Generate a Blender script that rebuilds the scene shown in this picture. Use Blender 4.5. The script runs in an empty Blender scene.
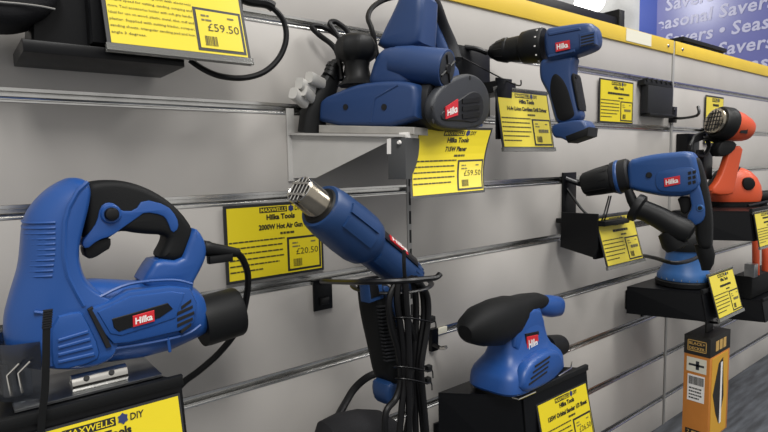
import bpy, math, random
from mathutils import Vector, Matrix
from mathutils.geometry import tessellate_polygon
random.seed(7)
scene = bpy.context.scene
COL = scene.collection

# ------------------------------------------------------------------ camera
FPX = 545.0                                   # focal length in pixels of a 768x432 frame
CAM_POS = Vector((0.0, -0.69, 0.76))
YAW, PITCH, ROLL = math.radians(51.65), math.atan(0.0935), math.radians(-1.25)
CF = Vector((math.cos(YAW)*math.cos(PITCH), math.sin(YAW)*math.cos(PITCH), -math.sin(PITCH)))
_r = Vector((math.sin(YAW), -math.cos(YAW), 0)); _u = _r.cross(CF)
CR = _r*math.cos(ROLL) + _u*math.sin(ROLL)
CU = _u*math.cos(ROLL) - _r*math.sin(ROLL)
cam_data = bpy.data.cameras.new('camera'); cam = bpy.data.objects.new('camera', cam_data)
COL.objects.link(cam); scene.camera = cam
cam_data.sensor_width = 36; cam_data.lens = FPX/768*36; cam_data.clip_start = 0.02
cam.matrix_world = Matrix(((CR.x, CU.x, -CF.x, CAM_POS.x), (CR.y, CU.y, -CF.y, CAM_POS.y), (CR.z, CU.z, -CF.z, CAM_POS.z), (0, 0, 0, 1)))

# ------------------------------------------------------------------ world, ceiling lights, exposure
world = bpy.data.worlds.new('shop'); scene.world = world; world.use_nodes = True
bg = world.node_tree.nodes['Background']; bg.inputs[0].default_value = (1.0, 0.985, 0.96, 1); bg.inputs[1].default_value = 0.56
def ceiling_light(loc, sx, sy, watts):
    ld = bpy.data.lights.new('ceiling_panel', 'AREA'); ld.shape = 'RECTANGLE'; ld.size = sx; ld.size_y = sy; ld.energy = watts
    ld.color = (1.0, 0.98, 0.95)
    lo = bpy.data.objects.new('ceiling_panel', ld); lo.location = loc; COL.objects.link(lo)
ceiling_light((1.5, -0.85, 2.35), 0.5, 1.4, 37)
ceiling_light((3.1, -1.3, 2.35), 0.5, 1.4, 21)
ceiling_light((-0.2, -1.6, 2.35), 0.5, 1.4, 50)
pl_ = bpy.data.lights.new('banner_glare_light', 'POINT'); pl_.energy = 60; pl_.shadow_soft_size = .16  # unseen lamp added so its reflection puts a glare on the glossy banner
po_ = bpy.data.objects.new('banner_glare_light', pl_); po_.location = (2.695, 2.14, 2.57); COL.objects.link(po_)
vs = scene.view_settings
vs.view_transform = 'Standard'; vs.look = 'None'; vs.exposure = 0.0; vs.gamma = 1.0; vs.use_curve_mapping = False

# ------------------------------------------------------------------ materials
def lin(h):
    h = h.lstrip('#'); o = []
    for i in (0, 2, 4):
        c = int(h[i:i+2], 16)/255; o.append(c/12.92 if c <= .04045 else ((c+.055)/1.055)**2.4)
    return (*o, 1)
MATS = {}
def mat(name, col, rough=.5, metal=0., spec=.5, var=.0, scale=40., bump=0., bscale=300., trans=0., coat=0., col2=None, alpha=1.):
    m = bpy.data.materials.new(name); m.use_nodes = True; nt = m.node_tree; b = nt.nodes['Principled BSDF']
    b.inputs['Base Color'].default_value = lin(col); b.inputs['Roughness'].default_value = rough
    b.inputs['Metallic'].default_value = metal; b.inputs['Specular IOR Level'].default_value = spec
    b.inputs['Transmission Weight'].default_value = trans; b.inputs['Coat Weight'].default_value = coat
    b.inputs['Alpha'].default_value = alpha
    if var > 0 or bump > 0 or col2:
        tc = nt.nodes.new('ShaderNodeTexCoord')
    if var > 0 or col2:
        n = nt.nodes.new('ShaderNodeTexNoise'); n.inputs['Scale'].default_value = scale; n.inputs['Detail'].default_value = 5
        nt.links.new(tc.outputs['Object'], n.inputs['Vector'])
        mx = nt.nodes.new('ShaderNodeMix'); mx.data_type = 'RGBA'
        c = lin(col); d = lin(col2) if col2 else tuple([x*(1-var) for x in c[:3]] + [1])
        mx.inputs[6].default_value = c; mx.inputs[7].default_value = d
        cr = nt.nodes.new('ShaderNodeMapRange'); cr.inputs[1].default_value = .35; cr.inputs[2].default_value = .7
        nt.links.new(n.outputs['Fac'], cr.inputs[0]); nt.links.new(cr.outputs[0], mx.inputs[0])
        nt.links.new(mx.outputs[2], b.inputs['Base Color'])
    if bump > 0:
        n2 = nt.nodes.new('ShaderNodeTexNoise'); n2.inputs['Scale'].default_value = bscale
        nt.links.new(tc.outputs['Object'], n2.inputs['Vector'])
        bp = nt.nodes.new('ShaderNodeBump'); bp.inputs['Strength'].default_value = bump; bp.inputs['Distance'].default_value = .001
        nt.links.new(n2.outputs['Fac'], bp.inputs['Height']); nt.links.new(bp.outputs[0], b.inputs['Normal'])
    MATS[name] = m; return m
mat('slat', '#b6b2ad', .42, var=.13, scale=5.)
mat('slat_back', '#77736f', .6)
mat('alu', '#dcdbd8', .25, metal=1., var=.18, scale=30.)
mat('upright', '#9c9b98', .45, metal=.3)
mat('upright_dark', '#9a9997', .5, metal=.2)
mat('yellow_band', '#dcbb3a', .45, var=.06, scale=12.)
mat('sticker', '#d8d5c4', .6)
mat('floor', '#34363a', .6, col2='#565a60', scale=60.)
mat('plaster', '#d9d9d6', .8, var=.05)
mat('blue_paint', '#2b4bb0', .5)
mat('banner', '#7478bd', .25, var=.10, scale=3.)
mat('banner_text', '#cfcfec', .4)
mat('blue', '#1e4a8c', .38, bump=.08, bscale=900.)
mat('blue_deep', '#1b3a66', .42, bump=.08, bscale=900.)
mat('blue_dull', '#213d6b', .45, bump=.08, bscale=900.)
mat('blue_mid', '#20477f', .4, bump=.08, bscale=900.)
mat('blue_pale', '#2b5a92', .4)
mat('black', '#0f1011', .5, bump=.12, bscale=700., spec=0.28)
mat('rubber', '#121314', .6, bump=.25, bscale=1100., spec=0.2)
mat('black_satin', '#0b0b0d', .35, spec=0.4)
mat('stand', '#07080b', .36, bump=.05, spec=0.25)
mat('cord', '#0c0c0e', .45, spec=0.3)
mat('grey_cover', '#303236', .5, bump=.15, bscale=900., spec=0.3)
mat('grey_dark', '#1f2023', .55, bump=.15, bscale=900., spec=0.25)
mat('bag', '#232325', .8, bump=.4, bscale=500., spec=0.15)
mat('chrome', '#d4d1cb', .18, metal=1.)
mat('steel', '#b9bbbd', .3, metal=1., var=.2, scale=60.)
mat('nozzle', '#b3aa9a', .2, metal=1., var=.3, scale=40.)
mat('sole_alu', '#b9b6b0', .35, metal=.45, var=.15, scale=40.)
mat('dark_slot', '#08080a', .7)
mat('red', '#c8262f', .4)
mat('white', '#e9e6e2', .5)
mat('plug_grey', '#b9b7b2', .5)
mat('shelf_white', '#bdbbb7', .4, var=.05)
mat('lip_grey', '#4a4b4c', .45, spec=0.3)
mat('card', '#dac61c', .42, var=.03, scale=20.)
mat('card_pale', '#dcca40', .42, var=.03, scale=20.)
mat('card_border', '#1f2022', .45)
mat('ink', '#15140f', .6)
mat('ink_soft', '#3d3818', .6)
mat('ink_grey', '#6b6540', .6)
mat('navy_ink', '#23305e', .6)
mat('holder_clear', '#9a9a96', .15, spec=.8, trans=.6)
mat('guard', '#3b3f47', .12, spec=.8, trans=.75)
mat('orange', '#c34c27', .42, bump=.08)
mat('orange_dark', '#b8431f', .45)
mat('carton', '#c27a30', .55, var=.06, scale=30.)
mat('carton_yellow', '#cf9c30', .55)
mat('carton_black', '#1d1b18', .5)
mat('gold_ink', '#c6a05a', .5)
M = MATS

# ------------------------------------------------------------------ frames (a heading plane standing in the room)
class Frame:
    def __init__(s, o, heading=0.):
        h = math.radians(heading); s.o = Vector(o)
        s.ex = Vector((math.cos(h), math.sin(h), 0)); s.ey = Vector((-math.sin(h), math.cos(h), 0)); s.ez = Vector((0, 0, 1))
    def w(s, x, y, z): return s.o + s.ex*x + s.ey*y + s.ez*z
    def t(s, px, py, y=0.):                      # where the sight line of an image point meets the plane at local y
        d = CF + CR*((px-384)/FPX) - CU*((py-216)/FPX)
        p0 = s.o + s.ey*y; k = (p0-CAM_POS).dot(s.ey)/d.dot(s.ey); p = CAM_POS + d*k - s.o
        return (p.dot(s.ex), p.dot(s.ez))
    def T(s, pts, y=0.): return [s.t(a, b, y) for a, b in pts]
    def m(s, px, py, y=0.):                      # metres per pixel there
        x, z = s.t(px, py, y); return (s.w(x, y, z)-CAM_POS).dot(CF)/FPX
WF = Frame((0, 0, 0), 0)

def chaikin(pts, it=2, closed=True):
    for _ in range(it):
        out = []; n = len(pts)
        rng = range(n) if closed else range(n-1)
        if not closed: out.append(pts[0])
        for i in rng:
            a, b = pts[i], pts[(i+1) % n]
            out.append(tuple(.75*p+.25*q for p, q in zip(a, b))); out.append(tuple(.25*p+.75*q for p, q in zip(a, b)))
        if not closed: out.append(pts[-1])
        pts = out
    return pts
def catmull(pts, k=5):
    P = [Vector(p) for p in pts]; out = []
    for i in range(len(P)-1):
        p0 = P[max(i-1, 0)]; p1 = P[i]; p2 = P[i+1]; p3 = P[min(i+2, len(P)-1)]
        for j in range(k):
            t = j/k
            out.append(.5*((2*p1)+(p2-p0)*t+(2*p0-5*p1+4*p2-p3)*t*t+(3*p1-p0-3*p2+p3)*t**3))
    out.append(P[-1]); return out

class MB:
    def __init__(s): s.v = []; s.f = []
    def add(s, vs_, fs):
        k = len(s.v); s.v += [Vector(v) for v in vs_]; s.f += [tuple(i+k for i in f) for f in fs]; return s
    def rings(s, R, cap=True, closed=True):
        n = len(R[0]); vs_ = [p for r in R for p in r]; fs = []
        for i in range(len(R)-1):
            for j in range(n if closed else n-1):
                a = i*n+j; b = i*n+(j+1) % n; fs.append((a, b, b+n, a+n))
        if cap:
            if n <= 4: fs.append(tuple(range(n-1, -1, -1))); fs.append(tuple(range((len(R)-1)*n, len(R)*n)))
            else:
                for q in (0, len(R)-1):
                    for t in tessellate_polygon([[Vector(p) for p in R[q]]]): fs.append(tuple(i+q*n for i in t))
        return s.add(vs_, fs)
    def box(s, a, b, fr=WF, bev=0.):
        x0, y0, z0 = a; x1, y1, z1 = b
        return s.pillow([(x0, z0), (x1, z0), (x1, z1), (x0, z1)], y0, y1, bev, bev, 2 if bev else 0, fr)
    def pillow(s, pts, yF, yB, rin=0., ry=0., seg=3, fr=WF, axis='y'):
        # a closed outline in the x-z plane given depth from yF to yB, both rims rounded (rin: inset, per vertex or one)
        n = len(pts); P = [Vector((p[0], p[1])) for p in pts]
        if not isinstance(rin, (list, tuple)): rin = [rin]*n
        rin = list(rin)
        A = sum(P[i].x*P[(i+1) % n].y-P[(i+1) % n].x*P[i].y for i in range(n))
        if A < 0: P.reverse(); rin.reverse()
        N = []
        for i in range(n):
            e1 = (P[i]-P[i-1]); e2 = (P[(i+1) % n]-P[i])
            n1 = Vector((e1.y, -e1.x)); n2 = Vector((e2.y, -e2.x))
            if n1.length > 1e-9: n1.normalize()
            if n2.length > 1e-9: n2.normalize()
            q = n1+n2
            if q.length < 1e-6: q = n1
            q.normalize(); c = max(q.dot(n1), .6); N.append(q/c)
        lay = []
        if seg > 0:
            for k in range(seg+1):
                a = math.pi/2*k/seg; lay.append((yF+ry*(1-math.cos(a)), 1-math.sin(a)))
            for k in range(seg+1):
                a = math.pi/2*(1-k/seg); lay.append((yB-ry*(1-math.cos(a)), 1-math.sin(a)))
        else: lay = [(yF, 0), (yB, 0)]
        R = []
        for y, f in lay:
            ring = []
            for i in range(n):
                p = P[i]-N[i]*(rin[i]*f)
                ring.append(fr.w(p.x, y, p.y) if axis == 'y' else fr.w(y, p.x, p.y))
            R.append(ring)
        return s.rings(R)
    def sweep(s, path, rad, fr=None, n=12, ex=2., up=Vector((0, 1, 0)), cap=True, round_end=False):
        # path: world (or local) points; rad: number, list of numbers or list of (a,b) pairs
        P = [Vector(p) for p in path]
        if fr: P = [fr.w(*p) for p in P]; up = fr.ey
        k = len(P); rr = rad if isinstance(rad, (list, tuple)) else [rad]*k
        R = []; prev = None
        for i in range(k):
            t = (P[min(i+1, k-1)]-P[max(i-1, 0)]); t.normalize()
            if prev is None:
                b = up-t*up.dot(t)
                if b.length < 1e-4: b = t.orthogonal()
            else: b = prev-t*prev.dot(t)
            b.normalize(); prev = b; c = t.cross(b)
            a_, b_ = rr[i] if isinstance(rr[i], (list, tuple)) else (rr[i], rr[i])
            ring = []
            for j in range(n):
                th = 2*math.pi*j/n; cc, ss = math.cos(th), math.sin(th)
                u_ = math.copysign(abs(cc)**(2/ex), cc)*a_; v_ = math.copysign(abs(ss)**(2/ex), ss)*b_
                ring.append(P[i]+b*u_+c*v_)
            R.append(ring)
        return s.rings(R, cap)
    def lathe(s, p0, p1, prof, fr=None, n=24, y=0., sq=None):
        # axis from p0 to p1 (local x,z pairs on plane y, or world points); prof: (fraction, radius)
        if fr: a = fr.w(p0[0], y, p0[1]); b = fr.w(p1[0], y, p1[1])
        else: a = Vector(p0); b = Vector(p1)
        d = b-a; t = d.normalized(); u = t.orthogonal().normalized()
        if fr:
            u = fr.ey-t*fr.ey.dot(t)
            if u.length < 1e-3: u = t.orthogonal()
            u.normalize()
        c = t.cross(u); R = []
        for q, r in prof:
            R.append([a+d*q+u*(r*math.cos(2*math.pi*j/n))+c*(r*math.sin(2*math.pi*j/n)) for j in range(n)])
        return s.rings(R)
    def build(s, name, m, parent=None, ang=35, smooth=True):
        o0 = parent.matrix_world.translation if False else (ORG.get(parent.name, Vector()) if parent else Vector())
        me = bpy.data.meshes.new(name); me.from_pydata([v-o0 for v in s.v], [], s.f)
        import bmesh
        bm = bmesh.new(); bm.from_mesh(me); bmesh.ops.recalc_face_normals(bm, faces=bm.faces); bm.to_mesh(me); bm.free()
        me.materials.append(M[m] if isinstance(m, str) else m)
        if smooth:
            me.shade_smooth(); me.set_sharp_from_angle(angle=math.radians(ang))
        o = bpy.data.objects.new(name, me); COL.objects.link(o)
        if parent: o.parent = parent; ORG[o.name] = o0
        else: ORG[o.name] = Vector()
        return o
ORG = {}
def thing(name, label, cat, loc, group=None):
    o = bpy.data.objects.new(name, None); o.empty_display_size = .02; COL.objects.link(o); o.location = loc
    ORG[o.name] = Vector(loc); o['label'] = label; o['category'] = cat
    if group: o['group'] = group
    return o
def tag(o, label, cat, group=None):
    o['label'] = label; o['category'] = cat
    if group: o['group'] = group
    return o
def struct(o): o['kind'] = 'structure'; return o

def text_verts(body, size, shear=0., bold=0., res=2, align='LEFT', spacing=1., line=1.):
    cu = bpy.data.curves.new('t', 'FONT'); cu.body = body; cu.size = size; cu.shear = shear; cu.offset = bold
    cu.resolution_u = res; cu.align_x = align; cu.space_character = spacing; cu.space_line = line
    ob = bpy.data.objects.new('t', cu); me = bpy.data.meshes.new_from_object(ob)
    V = [Vector(v.co) for v in me.vertices]; Fc = [tuple(p.vertices) for p in me.polygons]
    bpy.data.objects.remove(ob); bpy.data.curves.remove(cu); bpy.data.meshes.remove(me)
    return V, Fc
def fit_text(body, x, y, w, h, **k):
    V, Fc = text_verts(body, 1., **k)
    x0 = min(v.x for v in V); x1 = max(v.x for v in V); y0 = min(v.y for v in V); y1 = max(v.y for v in V)
    return [Vector((x+(v.x-x0)/(x1-x0)*w, y+(v.y-y0)/(y1-y0)*h, 0)) for v in V], Fc
def flat_text(name, body, m, parent, fr, x, z, w, h, y, axis='y', **k):
    # lettering laid on the plane local y, lower left corner x,z
    V, Fc = fit_text(body, x, z, w, h, **k); mb = MB()
    mb.add([fr.w(v.x, y, v.y) if axis == 'y' else fr.w(y, v.x, v.y) for v in V], Fc)
    return mb.build(name, m, parent, smooth=False)
def rect(mb, fr, x0, z0, x1, z1, y): mb.add([fr.w(x0, y, z0), fr.w(x1, y, z0), fr.w(x1, y, z1), fr.w(x0, y, z1)], [(0, 1, 2, 3)]); return mb

# ================================================================== THE SETTING
GROOVES = [.962, .841, .719, .594, .461, .334, .208, .082]
GH = .0075
wall = MB().box((-.9, .016, 0.0), (3.4, .36, 1.04)).build('wall_back', 'slat_back'); struct(wall)
bays = [(-.9, .5955), (.6035, 1.5485), (1.5615, 3.4)]
edges = [1.043]+GROOVES+[0.0]
for bx0, bx1 in bays:
    for i in range(len(edges)-1):
        zt = edges[i]-(GH if i > 0 else 0); zb = edges[i+1]+(GH if i+1 < len(edges)-1 else 0)
        if zt-zb < .02: continue
        MB().box((bx0, 0, zb), (bx1, .0165, zt), bev=.0012).build('slat_board', 'slat', wall)
    for g in GROOVES:
        mb = MB()
        prof = [(-.0003, GH), (-.0003, GH-.0036), (.0020, GH-.0042), (.0095, GH-.0042), (.0095, -GH+.0066), (.0022, -GH+.0062), (-.0001, -GH+.0052), (.0007, -GH+.0036), (.0007, -GH+.0028), (-.0006, -GH+.0018), (-.0006, -GH), (.0155, -GH), (.0155, GH)]
        mb.rings([[Vector((x, y_, g+z_)) for y_, z_ in prof] for x in (bx0+.001, bx1-.001)])
        mb.build('aluminium_rail', 'alu', wall, ang=20)
# slotted upright and plain joint post
up_ = MB().box((.5950, -.0008, 0), (.6040, .016, 1.04)).build('upright', 'upright_dark', wall)
mb = MB()
for k in range(32): mb.box((.5992, -.0012, .02+k*.032), (.6034, .002, .042+k*.032))
mb.build('slot', 'dark_slot', up_)
MB().box((1.550, -.002, 0), (1.560, .016, 1.076), bev=.001).build('upright', 'upright', wall)
# yellow top band
for x0, x1 in ((-.9, 1.549), (1.561, 3.4)):
    b_ = MB().box((x0, -.004, 1.041), (x1, .04, 1.076), bev=.0012).build('top_band', 'yellow_band', wall)
    for xs in ([1.515] if x0 < 0 else [1.60]):
        MB().lathe((xs, -.0065, 1.058), (xs, -.003, 1.058), [(0, .003), (.5, .0045), (1, .0045)], n=12).build('screw', 'steel', b_)
    if x0 < 0:
        MB().box((1.295, -.0052, 1.045), (1.42, -.0038, 1.074)).build('sticker', 'sticker', b_)
floor = MB().box((-1.5, -3.0, -.05), (7.0, 4.0, 0)).build('floor', 'floor'); struct(floor)
nt = M['floor'].node_tree
for n in nt.nodes:
    if n.type == 'TEX_NOISE':
        mp = nt.nodes.new('ShaderNodeMapping'); mp.inputs['Scale'].default_value = (.12, 1.0, 1)
        tcn = [q for q in nt.nodes if q.type == 'TEX_COORD'][0]
        nt.links.new(tcn.outputs['Object'], mp.inputs[0]); nt.links.new(mp.outputs[0], n.inputs['Vector'])
far = MB().box((5.0, -3.0, 0), (5.1, 4.0, 3.2)).build('wall_far', 'plaster'); struct(far)
pil = MB().box((4.93, 1.64, 0), (5.0, 1.80, 3.2)).build('trim_1', 'blue_paint'); struct(pil)

# banner on the far wall, reading along -y (left to right in view)
class Axes:                                   # x' along -y, plane x = const
    def __init__(s, x): s.x = x
    def w(s, a, y, z): return Vector((s.x+y, -a, z))
BA = Axes(4.90)
bn = thing('banner', 'purple-blue hanging banner with repeated pale Seasonal Savers lettering', 'banner', (4.9, 0, 1.0))
MB().box((-1.63, .0, 1.2), (2.6, .03, 3.0), fr=BA).build('cloth', 'banner', bn)
for r_ in range(12):                            # each word its own part
    pen = -1.60+[-.10, -.52][r_ % 2]
    for w_ in ['Seasonal', 'Savers', '\u2022']*4:
        V, Fc = text_verts(w_, .142, shear=.12, bold=.003, spacing=1.05)
        x0 = min(v.x for v in V); wid = max(v.x for v in V)-x0
        if -1.61 < pen < 1.0 or -1.61 < pen+wid < 1.0:
            Fk = [f for f in Fc if all(-1.62 < V[i].x-x0+pen for i in f)]
            mb = MB(); mb.add([BA.w(v.x-x0+pen, -.003, 1.28+r_*.148+v.y) for v in V], Fk)
            if Fk: mb.build('lettering', 'banner_text', bn, smooth=False)
        pen += wid+.045
# black boxes lying on top of the wall unit
bxs = thing('storage_bin', 'low black open bin with raised end on top of the yellow band', 'bin', (1.25, .12, 1.076))
MB().box((.85, .045, 1.04), (1.345, .30, 1.118), bev=.003).build('tray', 'stand', bxs)
MB().box((1.345, .04, 1.04), (1.372, .30, 1.137), bev=.003).build('end_panel', 'black', bxs)
bx2 = thing('storage_bin', 'small flat black bin on the band in front of the banner', 'bin', (1.9, .12, 1.076))
MB().box((1.72, .045, 1.04), (2.02, .22, 1.112), bev=.003).build('tray', 'stand', bx2)
MB().box((1.71, .04, 1.104), (2.03, .225, 1.116), bev=.002).build('lid', 'black', bx2)

# ================================================================== PRICE CARDS
FILL = [44, 42, 43, 43, 39, 26]                   # small print too fine to read: word-length strokes, line by line
def price_card(label, TL, TR, BR, BL, lines, price='', body=None, bow=0., sleeve=False, mt='card', border=3.8, detail=True, group=None, body_rows=6, thick=.0012, code=True, fold=None):
    TL, TR, BR, BL = map(Vector, (TL, TR, BR, BL))
    base = (BL+BR)/2
    t = thing('price_card', label, 'price card', base, group)
    nrm = (TR-TL).cross(BL-TL).normalized()             # towards the room
    if nrm.y > 0: nrm = -nrm
    Wm, Hm = 150., 105.
    def mp(u, v, off=0.):
        a, b = u/Wm, v/Hm
        p = (BL*(1-a)+BR*a)*(1-b)+(TL*(1-a)+TR*a)*b
        return p+nrm*(off+bow*(math.sin(b*math.pi)))
    def quad(x0, y0, x1, y1, off, nv=8, back=None):
        mb = MB(); rows = nv if bow else 1
        R = []
        for i in range(rows+1):
            y = y0+(y1-y0)*i/rows
            if back is None: R.append([mp(x0, y, off), mp(x1, y, off)])
            else: R.append([mp(x0, y, back), mp(x1, y, back), mp(x1, y, off), mp(x0, y, off)])
        return mb.rings(R, cap=back is not None, closed=back is not None)
    def txt(parent, name, s, x, y, w, h, m='ink', **k):
        V, Fc = fit_text(s, x, y, w, h, **k)
        mb = MB(); mb.add([mp(v.x, v.y, .0011) for v in V], Fc); return mb.build(name, m, parent, smooth=False)
    def strokes(parent, x, y, w, h, m, off=.0011):
        mb = MB(); e = x+w
        while x < e-1:
            l = min(random.uniform(3, 10), e-x); mb.add([mp(x, y, off), mp(x+l, y, off), mp(x+l, y+h, off), mp(x, y+h, off)], [(0, 1, 2, 3)]); x += l+.9
        o = mb.build('small_print', m, parent, smooth=False); o['kind'] = 'stuff'; return o
    quad(0, 0, Wm, Hm, .0, back=-thick-.0008).build('backing', 'card_border', t, smooth=False)
    b = border
    face = quad(b, b, Wm-b, Hm-b, .0006, back=0).build('card_face', mt, t, smooth=False)
    # shop logo: dark plate with outlined word, emblem, DIY
    lg = quad(50, 92.2, 92, 100, .0008, nv=2).build('logo_plate', 'ink', t, smooth=False)
    txt(lg, 'lettering', 'MAXWELLS', 51.5, 93.4, 39, 5.4, m=mt, bold=.012, shear=.1)
    mb = MB(); R = [mp(98+4.8*math.cos(k*math.pi/6)*(1 if k % 2 else .75), 96.5+5.2*math.sin(k*math.pi/6)*(1 if k % 2 else .75), .0012) for k in range(12)]
    mb.add(R, [tuple(range(12))]); mb.build('emblem', 'navy_ink', t, smooth=False)
    txt(t, 'lettering', 'DIY', 104, 93.2, 12, 6.2, bold=.02, shear=.1)
    y = 83
    for i, s in enumerate(lines):
        if s.startswith('~'):
            w = float(s[1:]); strokes(t, 82-w/2, y, w, 5, 'ink'); y -= 13.5; continue
        w = min(116, max(30, len(s)*4.0)); txt(t, 'lettering', s, 78-w/2+4, y-1, w, 7.8, bold=.045); y -= 13.5
    if code: strokes(t, 80, y+4.5, 22, 3.2, 'ink_soft')
    rows = body or FILL[:body_rows]
    yy = min(y, 56)-2; dy = min(8.6, (yy-6)/max(1, len(rows)))
    for i, s in enumerate(rows):
        if not isinstance(s, str):
            strokes(t, 5, yy-i*dy, s*1.85, dy*.25, 'ink_soft'); continue
        w = min(84, len(s)*2.05)
        txt(t, 'lettering', s, 5, yy-i*dy, w, dy*.52, m='ink_soft', res=1, bold=.008)
    # price sticker with its frame
    fr_ = quad(90, 6, 145, 55, .0009).build('price_frame', 'card_border', t, smooth=False)
    ps = quad(93.2, 9.2, 141.8, 51.8, .0013).build('price_sticker', mt if fold is None else 'card_pale', t, smooth=False)
    def txt2(s, x, y, w, h, m='ink', **k):
        V, Fc = fit_text(s, x, y, w, h, **k); mb = MB(); mb.add([mp(v.x, v.y, .0017) for v in V], Fc); mb.build('lettering', m, ps, smooth=False)
    if price: txt2(price, 104, 29, 36, 9, m='ink_soft')
    else: strokes(ps, 106, 30, 30, 6, 'ink_grey', .0017)
    strokes(ps, 98, 45, 9, 2, 'ink_grey', .0017); strokes(ps, 128, 45, 8, 2, 'ink_grey', .0017); strokes(ps, 98, 40, 12, 2, 'ink_grey', .0017)
    mb = MB(); x = 99.
    while x < 113:
        w = random.choice((.5, .8, 1.2)); p = [mp(x, 12, .0017), mp(x+w, 12, .0017), mp(x+w, 23, .0017), mp(x, 23, .0017)]
        mb.add(p, [(0, 1, 2, 3)]); x += w+random.choice((.4, .7))
    mb.build('barcode', 'ink_soft', ps, smooth=False)
    if sleeve:
        mb = MB(); mb.rings([[mp(-1.5, -4.5, -.003), mp(-1.5, 2.5, -.003), mp(-1.5, 2.5, .0025), mp(-1.5, -4.5, .0025)], [mp(151.5, -4.5, -.003), mp(151.5, 2.5, -.003), mp(151.5, 2.5, .0025), mp(151.5, -4.5, .0025)]])
        mb.build('clear_sleeve_rim', 'holder_clear', t, smooth=False)
        mb = MB(); mb.rings([[mp(-1.5, 100, -.003), mp(-1.5, 109, -.003), mp(-1.5, 109, .0025), mp(-1.5, 107, .0025)], [mp(151.5, 100, -.003), mp(151.5, 109, -.003), mp(151.5, 109, .0025), mp(151.5, 107, .0025)]])
        mb.build('clear_sleeve_top', 'holder_clear', t, smooth=False)
    return t
def px_at(px, py, y): x, z = WF.t(px, py, y); return (x, y, z)

price_card('large yellow price card marked 59.50 cut off by the top of the picture', (.126, -.085, .980), (.272, -.085, .980), (.272, -.115, .878), (.126, -.115, .878),
           ['Hilka Tools', 'Multi Tool'], '\u00a359.50', body=['Multi-function oscillating tool with electronic', 'variable speed for cutting, sanding, scraping and', 'more. Tool accessories holder with soft grip handle.', 'Ideal for use on wood, plastic, metal, tiles, mdf and', 'plaster. Supplied with cutting blades, scraper,', 'sanding sheets, triangular sanding pad and hex.', 'angle 3 degrees.'], sleeve=True, thick=.002, code=False)
price_card('yellow price card 2000W Hot Air Gun flat on the wall', (.275, -.006, .711), (.425, -.006, .711), (.425, -.006, .607), (.275, -.006, .607),
           ['Hilka Tools', '2000W Hot Air Gun'], '\u00a320.50')
price_card('curved yellow price card 715W Planer hanging under the planer', px_at(419, 127, -.165), px_at(493, 128, -.165), px_at(485, 192, -.185), px_at(411, 199, -.185),
           ['Hilka Tools', '715W Planer'], '\u00a359.50', bow=-.008, body_rows=5, fold=1)
price_card('pale yellow price card in clear sleeve below the cordless drill chuck', (.742, -.067, .886), (.890, -.067, .886), (.890, -.084, .783), (.742, -.084, .783),
           ['Hilka Tools', '14.4v Li-ion Cordless Drill Driver'], '', sleeve=True, mt='card_pale')
price_card('yellow price card on the wall left of the black bit case', (1.178, -.006, .948), (1.332, -.006, .948), (1.332, -.006, .847), (1.178, -.006, .847),
           ['Hilka Tools', '~96'], '')
price_card('tilted yellow price card below the hammer drill chuck', (1.014, -.095, .645), (1.164, -.095, .645), (1.164, -.124, .545), (1.014, -.124, .545),
           ['Hilka Tools', '~60'], '', sleeve=True, mt='card_pale')
price_card('yellow price card for the orbital sander, at the bottom edge', (.720, -.168, .366), (.868, -.168, .366), (.868, -.190, .262), (.720, -.190, .262),
           ['Hilka Tools', '135W Orbital Sander 1/3 Sheet'], '\u00a326.50')
price_card('tilted yellow price card on the shelf under the round blue sander', (1.361, -.177, .487), (1.509, -.177, .487), (1.509, -.204, .387), (1.361, -.204, .387),
           ['Hilka Tools', '~64'], '', sleeve=True, mt='card_pale')
price_card('yellow price card cut off by the right edge of the picture', (1.600, -.190, .617), (1.740, -.190, .617), (1.740, -.206, .528), (1.600, -.206, .528),
           ['~50', '~44'], '', sleeve=True, mt='card_pale')
price_card('small upright yellow card on the wall behind the orange heat gun', (1.760, -.006, .945), (1.890, -.006, .945), (1.890, -.006, .800), (1.760, -.006, .800),
           ['~50', '~40'], '', mt='card_pale')
price_card('yellow shop price card on the jigsaw stand, bottom left', (.008, -.166, .545), (.158, -.166, .545), (.158, -.190, .442), (.008, -.190, .442),
           ['Hilka Tools', '~40'], '', border=2.2)

# ================================================================== JIGSAW
def badge(parent, fr, quad_px, red_px, y, textbody='Hilka', plate='black_satin'):
    # black label with a red logo plate; quad_px outline, red_px = four corners LL, LR, UR, UL
    if quad_px:
        lab = MB().pillow(fr.T(quad_px, y), y, y+.004, .0006, .0006, 1, fr).build('name_plate', plate, parent)
    q = fr.T(red_px, y)
    rp = MB().pillow(q, y-.0012, y+.002, .0003, .0003, 1, fr).build('logo', 'red', parent)
    rp['label'] = 'red logo plate'
    LL, LR, UR, UL = [Vector(p) for p in q]
    V, Fc = fit_text(textbody, .1, .2, .8, .6, bold=.03)
    mb = MB()
    for v in V: pass
    W_ = []
    for v in V:
        p = (LL*(1-v.x)+LR*v.x)*(1-v.y)+(UL*(1-v.x)+UR*v.x)*v.y
        W_.append(fr.w(p.x, y-.0018, p.y))
    mb.add(W_, Fc).build('lettering', 'white', rp, smooth=False)
def tube(pts, r, n=10, k=6): return MB().sweep(catmull(pts, k), r, n=n)

JF = Frame((0, -.100, 0), 0)
j = thing('jigsaw', 'bright blue jigsaw with black grip handle on the nearest black stand', 'power tool', (.11, -.10, .556))
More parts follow.
